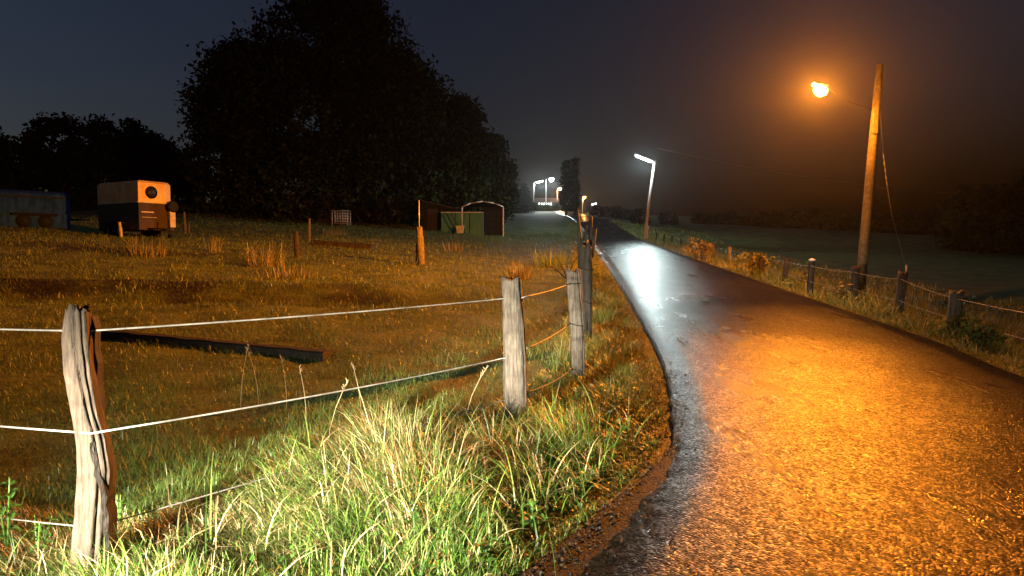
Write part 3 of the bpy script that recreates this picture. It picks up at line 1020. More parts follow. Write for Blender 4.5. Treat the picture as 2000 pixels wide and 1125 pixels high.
for i, (px, by, ty, lab, mm, w) in enumerate(RF):
    # depth follows from the post standing 2.6 m or so right of the road edge
    Y = 9.0
    best, bY = 9e9, 20
    while Y < 70:
        q = W(px, by, Y)
        e = abs(q.z - gz(q.x, Y))
        if e < best: best, bY = e, Y
        Y += .1
    q = W(px, by, bY); z0 = gz(q.x, bY)
    s = F / bY
    hh = W(px, ty, bY).z - z0
    root = empty("field_fence_post", (q.x, bY, z0), lab, "fence post", "posts of the fence right of the road")
    ln = (.09, .1, .06, .05, .11, .03, .03, .02, .1, .1, .1, .1, .08)[i]
    r = max(w / s / 2 * .85, .035)
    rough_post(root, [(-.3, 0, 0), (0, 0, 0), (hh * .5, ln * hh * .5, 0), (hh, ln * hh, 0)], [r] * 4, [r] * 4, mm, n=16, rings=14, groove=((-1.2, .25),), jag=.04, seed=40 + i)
    if i == 3:
        m = MB(); m.lathe((ln * hh, 0, hh - .03), (0, 0, 1), [(r * .6, 0), (r * 1.15, .01), (r * 1.1, .05), (.01, .08)], 12); m.build("cap", M_WHITE, root)
    tops.append((q.x, bY, z0, hh, ln))
ptsA, ptsB = [], []
a = Vector((tops[0][0], tops[0][1], tops[0][2])); b = Vector((tops[1][0], tops[1][1], tops[1][2]))
e = a + (a - b) * 1.6; e.z = gz(e.x, e.y)
ptsA.append(e + Vector((0, 0, .75))); ptsB.append(e + Vector((0, 0, .35)))
for (x, y, z, hh, ln) in tops:
    ptsA.append(Vector((x + ln * hh * .8 - .06, y - .06, z + hh * .84))); ptsB.append(Vector((x + ln * hh * .4 - .06, y - .06, z + hh * .4)))
strand("field_fence_wire", ptsA, .006, M_WIRE, "upper wire of the fence right of the road", "fence wire", "wires of the fence right of the road", .03)
strand("field_fence_wire", ptsB, .005, M_WIRE, "lower wire of the fence right of the road, mostly hidden by weeds", "fence wire", "wires of the fence right of the road", .03)

# ------------------------------------------------------------------ bushes and trees
def rand_unit(n):
    v = RNG.normal(0, 1, (n, 3)); return v / np.linalg.norm(v, axis=1)[:, None]


def leaf_cloud(cen, rad, n, size, cols, nclump, cr, shell=.55):
    """leaf quads in clumps spread through ellipsoids"""
    cen = np.array(cen, float); rad = np.array(rad, float)
    vol = np.cbrt(rad.prod(1)) ** 2
    pick = RNG.choice(len(cen), nclump, p=vol / vol.sum())
    u = rand_unit(nclump) * (RNG.uniform(shell, 1.03, nclump) ** .6)[:, None]
    cc = cen[pick] + u * rad[pick]
    csz = cr * RNG.uniform(.55, 1.3, nclump)
    ck = RNG.uniform(.55, 1.4, nclump)
    k = RNG.choice(nclump, n)
    P = cc[k] + np.clip(RNG.normal(0, 1, (n, 3)), -1.7, 1.7) * (csz[k] * .5)[:, None] * np.array([1, 1, .75])
    s = size * RNG.uniform(.5, 1.25, n)
    a = rand_unit(n); b = np.cross(a, rand_unit(n)); b /= np.linalg.norm(b, axis=1)[:, None] + 1e-6
    V = np.stack([P - a * s[:, None], P - b * (s * .55)[:, None], P + a * s[:, None], P + b * (s * .55)[:, None]], 1).reshape(-1, 3)
    c = np.array(cols)[RNG.integers(0, len(cols), n)] * (ck[k] * RNG.uniform(.75, 1.25, n))[:, None]
    return V, np.arange(4 * n).reshape(-1, 4), np.repeat(c, 4, 0)


TREE_C = [(.017, .024, .009), (.024, .032, .011), (.013, .018, .008)]


def tree(p, H, tr, blobs, n, size, label, group=None, name="broadleaf_tree", cr=1.2, ncl=None, cols=TREE_C, trunk_top=.55):
    root = empty(name, p, label, "tree", group)
    m = MB()
    m.tube([(0, 0, -.4), (.05 * tr, 0, H * .1), (-.1 * tr, .1 * tr, H * .3), (.1 * tr, 0, H * trunk_top)], [tr * 1.5, tr, tr * .85, tr * .45], 10)
    for (cx, cy, cz, rx, ry, rz) in blobs:
        s0 = Vector((0, 0, H * random.uniform(.12, .35)))
        e = Vector((cx, cy, cz))
        mid = s0.lerp(e, .5) + Vector((0, 0, -.06 * (e - s0).length))
        m.tube([s0, mid, e], [tr * .45, tr * .3, tr * .1], 6)
        for _ in range(4):
            d = Vector((random.uniform(-1, 1) * rx, random.uniform(-1, 1) * ry, random.uniform(-.3, 1) * rz)) * .75
            m.tube([mid.lerp(e, random.uniform(.2, 1)), e + d * .5, e + d], [tr * .12, tr * .08, tr * .03], 5)
    m.build("trunk", M_BARK, root)
    V1, Q1, C1 = leaf_cloud([b[:3] for b in blobs], [b[3:] for b in blobs], n, size, cols, ncl or n // 70, cr)
    np_mesh("crown", V1, Q1, M_LEAF, root, C1)
    return root


def base_at(px, Y):
    x = (px - 1000) / F * Y
    return Vector((x, Y, gz(x, Y)))


def blobs_px(base, items):
    """items: px, py, radius px (x, z) at the tree's own distance"""
    s = F / base.y
    out = []
    for px, py, rx, rz in items:
        c = W(px, py, base.y) - base
        out.append((c.x, RNG.uniform(-.15, .15) * rx / s, c.z, rx / s, rx / s * .85, rz / s))
    return out


b0 = base_at(640, 62)
tree(b0, 22, .75, blobs_px(b0, [(635, 75, 120, 120), (668, 5, 72, 100), (508, 128, 62, 72), (480, 190, 95, 95), (430, 230, 62, 70), (560, 230, 150, 130), (720, 140, 95, 120), (770, 230, 95, 130), (460, 310, 80, 80), (600, 350, 150, 75), (740, 340, 120, 90), (640, -45, 45, 50)]),
     85000, .25, "huge dark broadleaf tree rising out of the top of the picture", "trees behind the paddock", cr=1.6)
b1 = base_at(860, 66)
tree(b1, 14, .5, blobs_px(b1, [(850, 260, 85, 80), (905, 225, 30, 24), (800, 210, 60, 60), (860, 350, 90, 60), (915, 300, 50, 50)]), 20000, .28, "dark tree on the right shoulder of the huge tree", "trees behind the paddock", cr=1.3)
b2 = base_at(950, 70)
tree(b2, 10, .4, blobs_px(b2, [(945, 310, 45, 50), (965, 350, 38, 55), (930, 360, 50, 55), (975, 395, 26, 30)]), 14000, .26, "lower tree above the green field shelter, its right edge lit", "trees behind the paddock", cr=1.0)
for px, Y, items, lab in (
        (30, 78, [(20, 330, 60, 55), (-30, 320, 60, 60), (-90, 300, 80, 90)], "dark tree at the left edge behind the blue trailer"),
        (130, 80, [(125, 285, 62, 55), (100, 310, 50, 50), (150, 340, 70, 60)], "round topped dark tree between the two trailers"),
        (225, 84, [(235, 285, 70, 50), (265, 310, 55, 50), (220, 350, 80, 60)], "flat topped dark tree above the horse trailer"),
        (330, 86, [(320, 330, 55, 50), (355, 345, 45, 50), (330, 390, 60, 50)], "lower dark tree between the horse trailer and the huge tree")):
    b = base_at(px, Y)
    tree(b, 9, .35, blobs_px(b, items), 12000, .30, lab, "trees behind the paddock", cr=1.2)
# understorey below the big trees
for px, Y, rx, top, lab in ((480, 64, 120, 385, "dark bush under the left side of the huge tree"), (700, 66, 130, 395, "dark bush under the huge tree behind the wire cage"), (60, 72, 150, 400, "dark bush behind the blue trailer"), (250, 74, 120, 395, "dark bush behind the horse trailer")):
    b = base_at(px, Y)
    bl = blobs_px(b, [(px - rx * .5, top + 30, rx * .5, 32), (px, top + 22, rx * .5, 36), (px + rx * .5, top + 34, rx * .5, 34)])
    root = empty("bush", b, lab, "bush", "bushes under the trees")
    m = MB()
    for q in bl:
        m.tube([(q[0] * .3, 0, -.1), (q[0] * .7, 0, q[2] * .6), (q[0], 0, q[2])], [.09, .07, .03], 6)
    m.build("stems", M_BARK, root)
    V1, Q1, C1 = leaf_cloud([q[:3] for q in bl], [q[3:] for q in bl], 7000, .28, TREE_C, 110, 1.0, .2)
    np_mesh("foliage", V1, Q1, M_LEAF, root, C1)
# far conifer, poplar
b = base_at(1023, 175)
s = F / 175
tree(b, 6, .25, [(0, 0, k * .75 + 1.2, 2.9 * (1 - k / 9.5), 2.9 * (1 - k / 9.5), .7) for k in range(9)], 6000, .24, "small dark cone shaped conifer left of the far white lamps", name="conifer_tree", cr=.6, ncl=200)
for px, Y, top, lab in ((1105, 128, 318, "slim dark poplar, the shorter and wider of the pair by the far road"), (1122, 124, 312, "very thin tall poplar, the right one of the pair by the far road")):
    b = base_at(px, Y)
    H = W(px, top, Y).z - b.z
    wdt = 1.15 if px < 1110 else .75
    tree(b, H, .22, [(RNG.uniform(-.1, .1), 0, H * (.16 + .8 * k / 8), wdt * (1.0 - .6 * abs(k / 8 - .35)), wdt * .8, H * .075) for k in range(9)], 5200, .16, lab, "poplars by the far road", "poplar_tree", cr=.5, ncl=160, trunk_top=.9)
# right-hand trees
for px, Y, items, lab in (
        (1915, 62, [(1915, 400, 45, 36), (1885, 440, 40, 55), (1930, 450, 60, 60)], "round topped dark tree at the right edge beyond the field"),
        (2000, 62, [(1990, 410, 50, 36), (2040, 400, 70, 60), (1990, 460, 60, 60)], "dark tree cut off by the right edge of the picture"),
        (2130, 64, [(2120, 400, 90, 60), (2160, 440, 90, 70)], "dark tree just beyond the right edge of the picture")):
    b = base_at(px, Y)
    tree(b, 5, .25, blobs_px(b, items), 11000, .26, lab, "trees beyond the right field", cr=1.0)


def bush_row(name, items, n, size, label, cat, group=None, cols=TREE_C):
    """every bush of a row is a thing of its own"""
    for px, Y, top, rx in items:
        b = base_at(px, Y)
        h = max(W(px, top, Y).z - b.z, .8)
        root = empty("bush", b, label, "bush", group)
        m = MB()
        m.tube([(0, 0, -.2), (.1, 0, h * .4), (0, 0, h * .7)], [.09, .07, .03], 5)
        m.build("stem", M_BARK, root)
        k = n // len(items)
        V1, Q1, C1 = leaf_cloud([(0, 0, h * .5)], [(rx / F * Y, rx / F * Y * .6, h * .52)], k, size, cols, max(6, k // 40), .9, .2)
        np_mesh("foliage", V1, Q1, M_LEAF, root, C1)


bush_row("hedge", [(1370 + k * 24, 118 - k * 1.6, 420 + 6 * math.sin(k * 1.9) - (8 if k == 9 else 0) + 4 * math.sin(k * 4.4), 24) for k in range(22)], 26000, .3, "dark bush in the uneven row along the skyline right of the white lit lamp pole", "hedge", "bushes along the skyline of the right field")
bush_row("hedge", [(1168 + k * 14, 150 - k * 4, 402 + k * 3 + 3 * math.sin(k * 2.2), 16) for k in range(6)], 8000, .28, "dark bush in the row beside the far road, right of the tiny lowest lamps", "hedge", "bushes beside the far road")
bush_row("bush", [(1248, 92, 414, 9)], 1500, .22, "small round bush on the skyline left of the white lit lamp pole", "bush")
bush_row("bush", [(1304, 104, 418, 14)], 1800, .24, "small round bush on the skyline right of the white lit lamp pole", "bush")
bush_row("hedge", [(1000 + k * 12, 165, 397 + 3 * math.sin(k * 2), 12) for k in range(4)], 3000, .25, "low dark bush in the row at the foot of the far cone shaped conifer", "hedge", "bushes by the far conifer")


def leafy(px, by, rx, top, n, size, label, cols):
    p = G(px, by)
    s = F / p.y
    h = (by - top) / s
    root = empty("leafy_bush", p, label, "bush", "leafy weeds along the right fence")
    m = MB()
    for k in range(7):
        a = random.uniform(0, 6.28); q = random.uniform(.2, .8) * rx / s
        m.tube([(q * .2 * math.cos(a), q * .2 * math.sin(a), -.05), (q * .7 * math.cos(a), q * .7 * math.sin(a), h * .5), (q * math.cos(a), q * math.sin(a), h * random.uniform(.75, 1.05))], [.014, .01, .004], 5)
    m.build("stems", M_DARKWOOD, root)
    V1, Q1, C1 = leaf_cloud([(0, 0, h * .55)], [(rx / s, rx / s * .7, h * .48)], n, size, cols, max(8, n // 14), .22, .1)
    np_mesh("leaves", V1, Q1, M_LEAF, root, C1)


YL = [(.16, .15, .035), (.22, .18, .05), (.12, .13, .03)]
RUST = [(.16, .12, .045), (.12, .10, .035), (.19, .15, .06)]
leafy(1478, 538, 32, 490, 420, .075, "yellow leaved bush on the right fence lit by the orange lamp", YL)
leafy(1582, 562, 18, 520, 90, .06, "sparse weed wrapped round the pale capped post", YL)
leafy(1366, 508, 30, 468, 420, .08, "dry orange bush by the right fence, left of the lit posts", RUST)
leafy(1640, 588, 34, 552, 300, .06, "tangled low weed left of the tall lamp pole", RUST)
leafy(1870, 668, 26, 622, 300, .05, "dark green weed at the foot of the pale flat topped post", [(.05, .07, .02)])
leafy(1915, 680, 34, 640, 260, .05, "low green weed right of the pale flat topped post", [(.06, .08, .02)])
leafy(1545, 566, 16, 548, 120, .05, "tiny weed at the foot of the slanting dark post", YL)

# ------------------------------------------------------------------ lamps
def light(name, kind, loc, col, power, rad=.1, front=None, **kw):
    d = bpy.data.lights.new(name, kind)
    d.color = col
    d.energy = power
    if kind == "POINT":      # street lantern photometry: strongest towards the sides, cut off above
        d.use_nodes = True
        lt = d.node_tree
        em = lt.nodes["Emission"]
        tc = lt.nodes.new("ShaderNodeTexCoord")
        sx = lt.nodes.new("ShaderNodeSeparateXYZ")
        lt.links.new(tc.outputs["Normal"], sx.inputs[0])
        ma = lt.nodes.new("ShaderNodeMath"); ma.operation = "MULTIPLY_ADD"
        ma.inputs[1].default_value = .5; ma.inputs[2].default_value = .5
        lt.links.new(sx.outputs["Z"], ma.inputs[0])
        lo_ = (.14, .28) if front is None else (.08, .15)
        rp = ramp(lt, [(0, (lo_[0],) * 3), (.2, (lo_[1],) * 3), (.42, (1.2,) * 3), (.5, (.7,) * 3), (.54, (.35,) * 3), (.7, (.12,) * 3)])
        lt.links.new(ma.outputs[0], rp.inputs[0])
        if front is None:
            lt.links.new(rp.outputs[0], em.inputs["Strength"])
        else:                # a lantern tilted towards the road throws little behind its pole
            dt = lt.nodes.new("ShaderNodeVectorMath"); dt.operation = "DOT_PRODUCT"
            lt.links.new(tc.outputs["Normal"], dt.inputs[0]); dt.inputs[1].default_value = front
            mr = lt.nodes.new("ShaderNodeMapRange")
            mr.interpolation_type = "SMOOTHSTEP"
            for k_, v_ in zip(("From Min", "From Max", "To Min", "To Max"), (-.65, 1.0, .17, 1.6)):
                mr.inputs[k_].default_value = v_
            lt.links.new(dt.outputs["Value"], mr.inputs["Value"])
            mm = lt.nodes.new("ShaderNodeMath"); mm.operation = "MULTIPLY"
            lt.links.new(rp.outputs[0], mm.inputs[0]); lt.links.new(mr.outputs[0], mm.inputs[1])
            lt.links.new(mm.outputs[0], em.inputs["Strength"])
    if kind != "SUN":
        d.shadow_soft_size = rad
    for k, v in kw.items(): setattr(d, k, v)
    o = bpy.data.objects.new(name, d)
    o.location = loc
    COL.objects.link(o)
    return o


SODIUM = (1.0, .27, .016)
COOL = (.80, 1.0, .97)

# the orange lamp on its leaning wooden pole
PL = G(1676, 586)
YP = PL.y
topv = W(1719, 126, YP); 
lp = empty("street_lamp", PL, "tall leaning wooden pole with a glowing orange lamp on a thin arm over the road", "street lamp")
tv = topv - PL
m = MB()
m.tube([Vector((0, 0, -.4)), tv * .35 + Vector((.02, 0, 0)), tv * .7, tv], [.14, .125, .11, .092], 16); m.build("pole", M_POLE, lp)
att = W(1706, 212, YP) - PL
lampw = W(1603, 173, YP - 1.7)
hd = lampw - PL
ad = (hd - att)
m = MB()
m.tube([att + Vector((.05, 0, -.05)), att + ad * .3 + Vector((0, 0, -.06)), att + ad * .65 + Vector((0, 0, -.03)), hd + ad.normalized() * -.28 + Vector((0, 0, .08))], [.015, .013, .011, .011], 8); m.build("arm", M_DARKSHEET, lp)
m = MB(); m.box(att + Vector((-.02, -.12, -.35)), (.14, .12, .7)); m.build("junction_box", M_POLE, lp)
hx = Vector((ad.x, ad.y, 0)).normalized(); hy = Vector((-hx.y, hx.x, 0))
head = MB()
vs, fs = [], []
prof_h = [(-.32, .05, .05), (-.2, .10, .09), (0, .13, .12), (.2, .12, .10), (.32, .05, .04)]
for (l, w_, h_) in prof_h:
    for k in range(9):
        q = math.pi * k / 8
        vs.append(hd + hx * l + hy * (w_ * math.cos(q)) + Vector((0, 0, .06 + h_ * math.sin(q))))
for i in range(len(prof_h) - 1):
    for k in range(8):
        fs.append((i * 9 + k, i * 9 + k + 1, (i + 1) * 9 + k + 1, (i + 1) * 9 + k))
head.add(vs, fs, True)
hobj = head.build("lamp_head", M_HOUSING, lp)
bowl = MB()
vs, fs = [], []
for (l, w_, h_) in [(-.2, .03, .02), (-.14, .11, .12), (0, .14, .17), (.14, .12, .13), (.22, .03, .02)]:
    for k in range(12):
        q = 2 * math.pi * k / 12
        vs.append(hd + hx * l + hy * (w_ * math.cos(q)) + Vector((0, 0, -.03 + h_ * math.sin(q) * (1 if math.sin(q) < 0 else .55))))
for i in range(4):
    for k in range(12):
        fs.append((i * 12 + k, i * 12 + (k + 1) % 12, (i + 1) * 12 + (k + 1) % 12, (i + 1) * 12 + k))
bowl.add(vs, fs, True)
bowl.build("bulb", M_ORANGE, hobj)
light("sodium_light", "POINT", lampw + Vector((0, 0, -.05)), SODIUM, 71000, .09, front=(-.97, .17, -.17))

# guy wire
ga, gb = W(1718, 205, YP), G(1779, 572)
gw_ = empty("guy_wire", gb, "thin guy wire with a fitting, from the orange lamp pole down to the field", "guy wire")
def gp(px, py, t):
    return W(px, py, ga.y + (gb.y - ga.y) * t) - gb
g1, g2, g3, g4 = gp(1725, 300, .25), gp(1733, 366, .45), gp(1742, 420, .55), gp(1770, 525, .88)
m = MB(); m.tube([ga - gb, g1], .006, 6); m.tube([g2, g3, g4, Vector((0, 0, -.1))], .006, 6); m.build("wire", M_WIRE, gw_)
m = MB()
for k in range(5):
    a_ = g1.lerp(g2, k / 5); b_ = g1.lerp(g2, (k + 1) / 5)
    m.tube([a_, a_.lerp(b_, .5), b_], [.01, .026 if k in (1, 3) else .018, .01], 8)
m.build("turnbuckle", M_STEEL, gw_)
m = MB(); m.tube([g4 + Vector((0, 0, .15)), g4 - Vector((0, 0, .1))], .035, 8); m.build("clamp", M_STEEL, gw_)


def tube_lamp(px_b, py_b, Y, px_t, py_t, px0, py0, px1, py1, label, r, power, m_=M_COOL, group="fluorescent street lamps", thick=.11):
    p = base_at(px_b, Y)
    root = empty("fluorescent_lamp", p, label, "street lamp", group)
    t_ = W(px_t, py_t, Y) - p
    mb = MB(); mb.tube([(0, 0, -.4), t_ * .5, t_], [r * 1.35, r * 1.15, r], 12); mb.build("pole", M_CONC, root)
    a, b = W(px0, py0, Y) - p, W(px1, py1, Y - .3) - p
    d = (b - a).normalized()
    mb = MB(); mb.box((a + b) / 2 + Vector((0, 0, thick * 1.1)), ((b - a).length + .2, thick * 2, thick), (d, d.cross(Vector((0, 0, 1))).normalized(), d.cross(Vector((0, 0, 1))).normalized().cross(d)))
    mb.tube([t_ - Vector((0, 0, .1)), b + Vector((0, 0, thick))], r * .6, 8)
    h_ = mb.build("lamp_head", M_HOUSING, root)
    mb = MB(); mb.tube([a, a.lerp(b, .08), a.lerp(b, .92), b], [thick * .7, thick, thick, thick * .7], 10); mb.build("tube", m_, h_)
    light("fluorescent_light", "POINT", p + (a + b) / 2 - Vector((0, 0, thick + .22)), COOL, power * 1.9, .25)
    return root


tube_lamp(1257, 467, 56, 1279, 314, 1241, 303, 1274, 316, "leaning pale pole with a bright white tube lamp halfway up the road", .10, 3600)
tube_lamp(1041, 408, 190, 1043.5, 356, 1047, 356, 1061, 353.5, "far white tube lamp on the leftmost pole of the distant lights", .10, 9000, thick=.22)
tube_lamp(1159, 414, 300, 1157, 401, 1156, 399.5, 1165, 397.5, "tiny white tube lamp low at the far end of the road", .12, 1500, thick=.3)


def far_orange(px, by, Y, px_l, py_l, label, power, r=.55, m_=None, c_=(1, .38, .08), group="distant orange street lamps"):
    p = base_at(px, Y)
    root = empty("street_lamp", p, label, "street lamp", group)
    l = W(px_l, py_l, Y) - p
    mb = MB(); mb.tube([(0, 0, -.3), (0, 0, l.z)], [.16, .11], 10); mb.tube([(0, 0, l.z - .05), (l.x * .6, 0, l.z + .2), (l.x, 0, l.z + .3)], .06, 6); mb.build("pole", M_CONC, root)
    mb = MB(); mb.lathe(l + Vector((0, 0, .15)), (0, 0, 1), [(.02, .35), (.3, .3), (.42, .1), (.42, .05)], 14); h_ = mb.build("lamp_head", M_HOUSING, root)
    mb = MB(); mb.lathe(l, (0, 0, 1), [(.02, -r), (r * .7, -r * .7), (r, 0), (r * .9, r * .4), (.05, r * .45)], 14); mb.build("bulb", m_ or M_ORANGE_FAR, h_)
    light("sodium_light", "POINT", p + l - Vector((0, 0, r + .15)), c_, power, .2)


far_orange(1066, 405, 205, 1077, 350, "far round white lamp, right beside the leftmost distant pole", 16000, .75, M_COOL, COOL, "fluorescent street lamps")
far_orange(1088, 412, 215, 1093.5, 368.5, "far orange lamp on a lit pole between the white lamps and the poplars", 11000)
far_orange(1137, 412, 235, 1141.5, 385, "far orange lamp right of the pair of poplars", 11000)
far_orange(1165, 416, 320, 1162, 408, "lowest tiny orange lamp at the far end of the road", 1200, .5)
far_orange(1106, 412, 260, 1108.5, 399, "tiny pale lamp directly left of the poplars at the far bend", 500, .3)

# overhead cable caught by the white lamp
ca = W(1284, 290, 56)
m = MB()
cb = W(1900, 380, 70)
mid = []
for k in range(25):
    t = k / 24
    q = ca.lerp(cb, t); q.z -= 4 * t * (1 - t) * .6
    mid.append(q)
m.tube(mid, .013, 6)
tag(m.build("overhead_cable", M_WIRE), "thin overhead cable catching light right of the white tube lamp", "cable")

# ------------------------------------------------------------------ distant house with lit windows
p = base_at(1064, 212); p.y = 214
hs = empty("house", p, "low far house with a row of small lit windows below the white lamps", "house")
s = F / p.y
m = MB(); m.box((0, 2.5, 1.4), (8.5, 5, 3.0)); m.build("wall", M_PLASTER, hs)
m = MB(); m.prism([Vector((-4.6, -.3, 2.85)), Vector((-4.6, 2.5, 4.4)), Vector((-4.6, 5.3, 2.85)), Vector((-4.6, 5.3, 2.7)), Vector((-4.6, -.3, 2.7))][::-1], (9.2, 0, 0)); m.build("roof", M_ROOF, hs)
zc = (W(1064, 397.5, p.y).z - p.z)
for px, w_, h_ in ((1053, .4, .5), (1058, .3, .6), (1062.5, .38, .9), (1067, .36, .55), (1071.5, .36, .7), (1076, .36, 1.0)):
    x = (px - 1000) / F * p.y - p.x
    m = MB()
    for a_, b_ in (((x - w_ / 2 - .04, 0), (.08, h_ + .16)), ((x + w_ / 2 + .04, 0), (.08, h_ + .16))):
        m.box((a_[0], -.03, zc), (b_[0], .08, b_[1]))
    m.box((x, -.03, zc + h_ / 2 + .04), (w_, .08, .08)); m.box((x, -.03, zc - h_ / 2 - .04), (w_, .08, .08))
    f_ = m.build("window", M_WHITE, hs)
    m = MB(); m.box((x, -.012, zc), (w_, .03, h_)); m.build("pane", M_WINDOW, f_)
bush_row("hedge", [(1050 + k * 9, 200, 404 + 2 * math.sin(k * 2.7), 8) for k in range(8)], 3000, .25, "low dark bush in the row in front of the far house with lit windows", "hedge", "bushes in front of the far house")

# ------------------------------------------------------------------ field shelter, shed, wheelbarrow, cage
Ys = 57.0
bs = base_at(922, Ys)
s = F / Ys
fsn = empty("field_shelter", bs, "open metal field shelter with a pale curved roof edge and green front panels", "shelter")
def SX(px): return (px - 1000) / F * Ys - bs.x
def SZ(py): return W(1000, py, Ys).z - bs.z
dz = SZ(455)
m = MB()
arc = [(903, 404), (920, 397), (943, 393.5), (965, 397), (983, 404)]
m.prism([Vector((SX(a), 0, SZ(b))) for a, b in arc] + [Vector((SX(a), 0, SZ(b) - .1)) for a, b in arc[::-1]], (0, 4.0, 0)); m.build("roof", M_DARKSHEET, fsn)
m = MB()
for (a, b), (c, d) in zip(arc[:-1], arc[1:]):
    m.tube([(SX(a), -.06, SZ(b) + .0), (SX(c), -.06, SZ(d) + .0)], .045, 6)
m.build("roof_edge", M_WHITE, fsn)
for px in (903, 983):
    m = MB(); m.box((SX(px), -.02, (dz + SZ(404)) / 2 - .15), (.1, .1, SZ(404) - dz + .3)); m.build("corner_post", M_STEEL, fsn)
zb = dz - .2
m = MB(); m.box((SX(943), 3.9, (zb + SZ(408)) / 2), (SX(983) - SX(905), .06, SZ(408) - zb)); m.build("back_wall", M_DARKSHEET, fsn)
m = MB(); m.box((SX(964), .02, (zb + SZ(405)) / 2), (SX(981) - SX(946), .06, SZ(405) - zb)); m.build("door", M_DARKSHEET, fsn)
for a, b in ((862, 889), (890, 917), (918, 945)):
    m = MB()
    m.box((SX((a + b) / 2), -.02, (zb + SZ(415.5)) / 2), (SX(b) - SX(a) - .02, .05, SZ(415.5) - zb))
    for k in range(6):
        m.box((SX(a + (b - a) * (k + .5) / 6), -.055, (zb + SZ(416)) / 2), (.05, .03, SZ(416.5) - zb))
    m.build("front_panel", M_GREEN, fsn)
m = MB(); m.box((SX(903.5), -.06, SZ(414.8)), (SX(945) - SX(862), .06, .07)); m.build("rail", M_WHITE, fsn)
# side fence panel right
b_ = base_at(850, 58.5)
sh = empty("shed", b_, "dark low shed with a sloping roof left of the green field shelter", "shed")
x0, x1 = (818 - 1000) / F * 58.5 - b_.x, (898 - 1000) / F * 58.5 - b_.x
zt, zl = W(0, 391, 58.5).z - b_.z, W(0, 411, 58.5).z - b_.z
m = MB(); m.prism([Vector((x0, 0, -.3)), Vector((x0, 0, zt)), Vector((x1, 0, zl)), Vector((x1, 0, -.3))][::-1], (0, 3.5, 0)); m.build("wall", M_DARKSHEET, sh)
m = MB(); m.prism([Vector((x0 - .2, -.2, zt + .03)), Vector((x0 - .2, -.2, zt + .12)), Vector((x1 + .2, -.2, zl + .07)), Vector((x1 + .2, -.2, zl - .02))], (0, 3.9, 0)); m.build("roof", M_ROOF, sh)
m = MB(); m.box((x0 + 1.2, -.03, .8), (.9, .05, 2.0)); m.build("door", M_DARKWOOD, sh)

# wheelbarrow tipped against the green panels
b_ = base_at(899, 55.5)
wb = empty("wheelbarrow", b_, "pale wheelbarrow tipped up in front of the green shelter panels, handles pointing up left", "wheelbarrow")
m = MB()
q = [Vector((-.22, -.3, .12)), Vector((.22, -.3, .12)), Vector((.34, -.42, .72)), Vector((-.34, -.42, .72))]
m.prism(q, (0, .45, 0)); m.build("tub", M_WHITE, wb)
m = MB(); m.tube([(-.25, 0, .2), (-.7, .05, .9), (-1.15, .1, 1.75)], .045, 6); m.build("handle", M_DARKWOOD, wb)
m = MB(); m.tube([(.15, .1, .2), (-.3, .15, .9), (-.75, .2, 1.75)], .04, 6); m.build("handle", M_DARKWOOD, wb)
m = MB(); m.lathe((-.55, -.1, .22), (1, .2, 0), [(.05, -.06), (.2, -.06), (.25, 0), (.2, .06), (.05, .06)], 16); m.build("wheel", M_BLACK, wb)
m = MB(); m.tube([(.3, -.1, 0), (.42, -.1, .45)], .04, 6); m.build("leg", M_DARKWOOD, wb)
m = MB(); m.tube([(.1, .3, 0), (.3, .3, .5)], .04, 6); m.build("leg", M_DARKWOOD, wb)

b_ = base_at(665, 58)
cg = empty("wire_cage", b_, "grey wire mesh cage standing under the huge tree", "cage")
z0, z1 = 0.0, W(0, 411, 58).z - b_.z
zg = max(W(0, 437, 58).z - b_.z, .2)
for yy in (0, 1.1):
    m = MB()
    for k in range(7):
        xx = -.65 + 1.3 * k / 6; m.tube([(xx, yy, zg), (xx, yy, z1)], .018, 5)
    for k in range(6):
        zz = zg + (z1 - zg) * k / 5; m.tube([(-.65, yy, zz), (.65, yy, zz)], .018, 5)
    m.build("mesh_panel", M_STEEL, cg)
m = MB()
for xx in (-.65, .65):
    for yy in (0, 1.1): m.tube([(xx, yy, -.1), (xx, yy, z1)], .03, 6)
    m.tube([(xx, 0, z1), (xx, 1.1, z1)], .02, 5); m.tube([(xx, 0, zg), (xx, 1.1, zg)], .02, 5)
m.build("frame", M_STEEL, cg)
m = MB(); m.box((0, .55, zg + .05), (1.25, 1.05, .1)); m.build("pallet", M_DARKWOOD, cg)

# ------------------------------------------------------------------ the two trailers
C0 = W(272, 458, 31.0)
zg = gz(C0.x, C0.y)
ht = empty("horse_trailer", (C0.x, C0.y, zg), "cream and brown horse trailer with a round dark window, lit orange on one end", "horse trailer")
u = Vector((-.863, .505, 0)); v = Vector((.505, .863, 0)); k_ = Vector((0, 0, 1))
LT, WT = 3.3, 1.75
zt, zm, zb = W(272, 351, 31).z - zg, W(272, 395, 31).z - zg, W(272, 452, 31).z - zg
ax = (u, v, k_)
def HT(a, b, c): return u * a + v * b + k_ * c
m = MB()
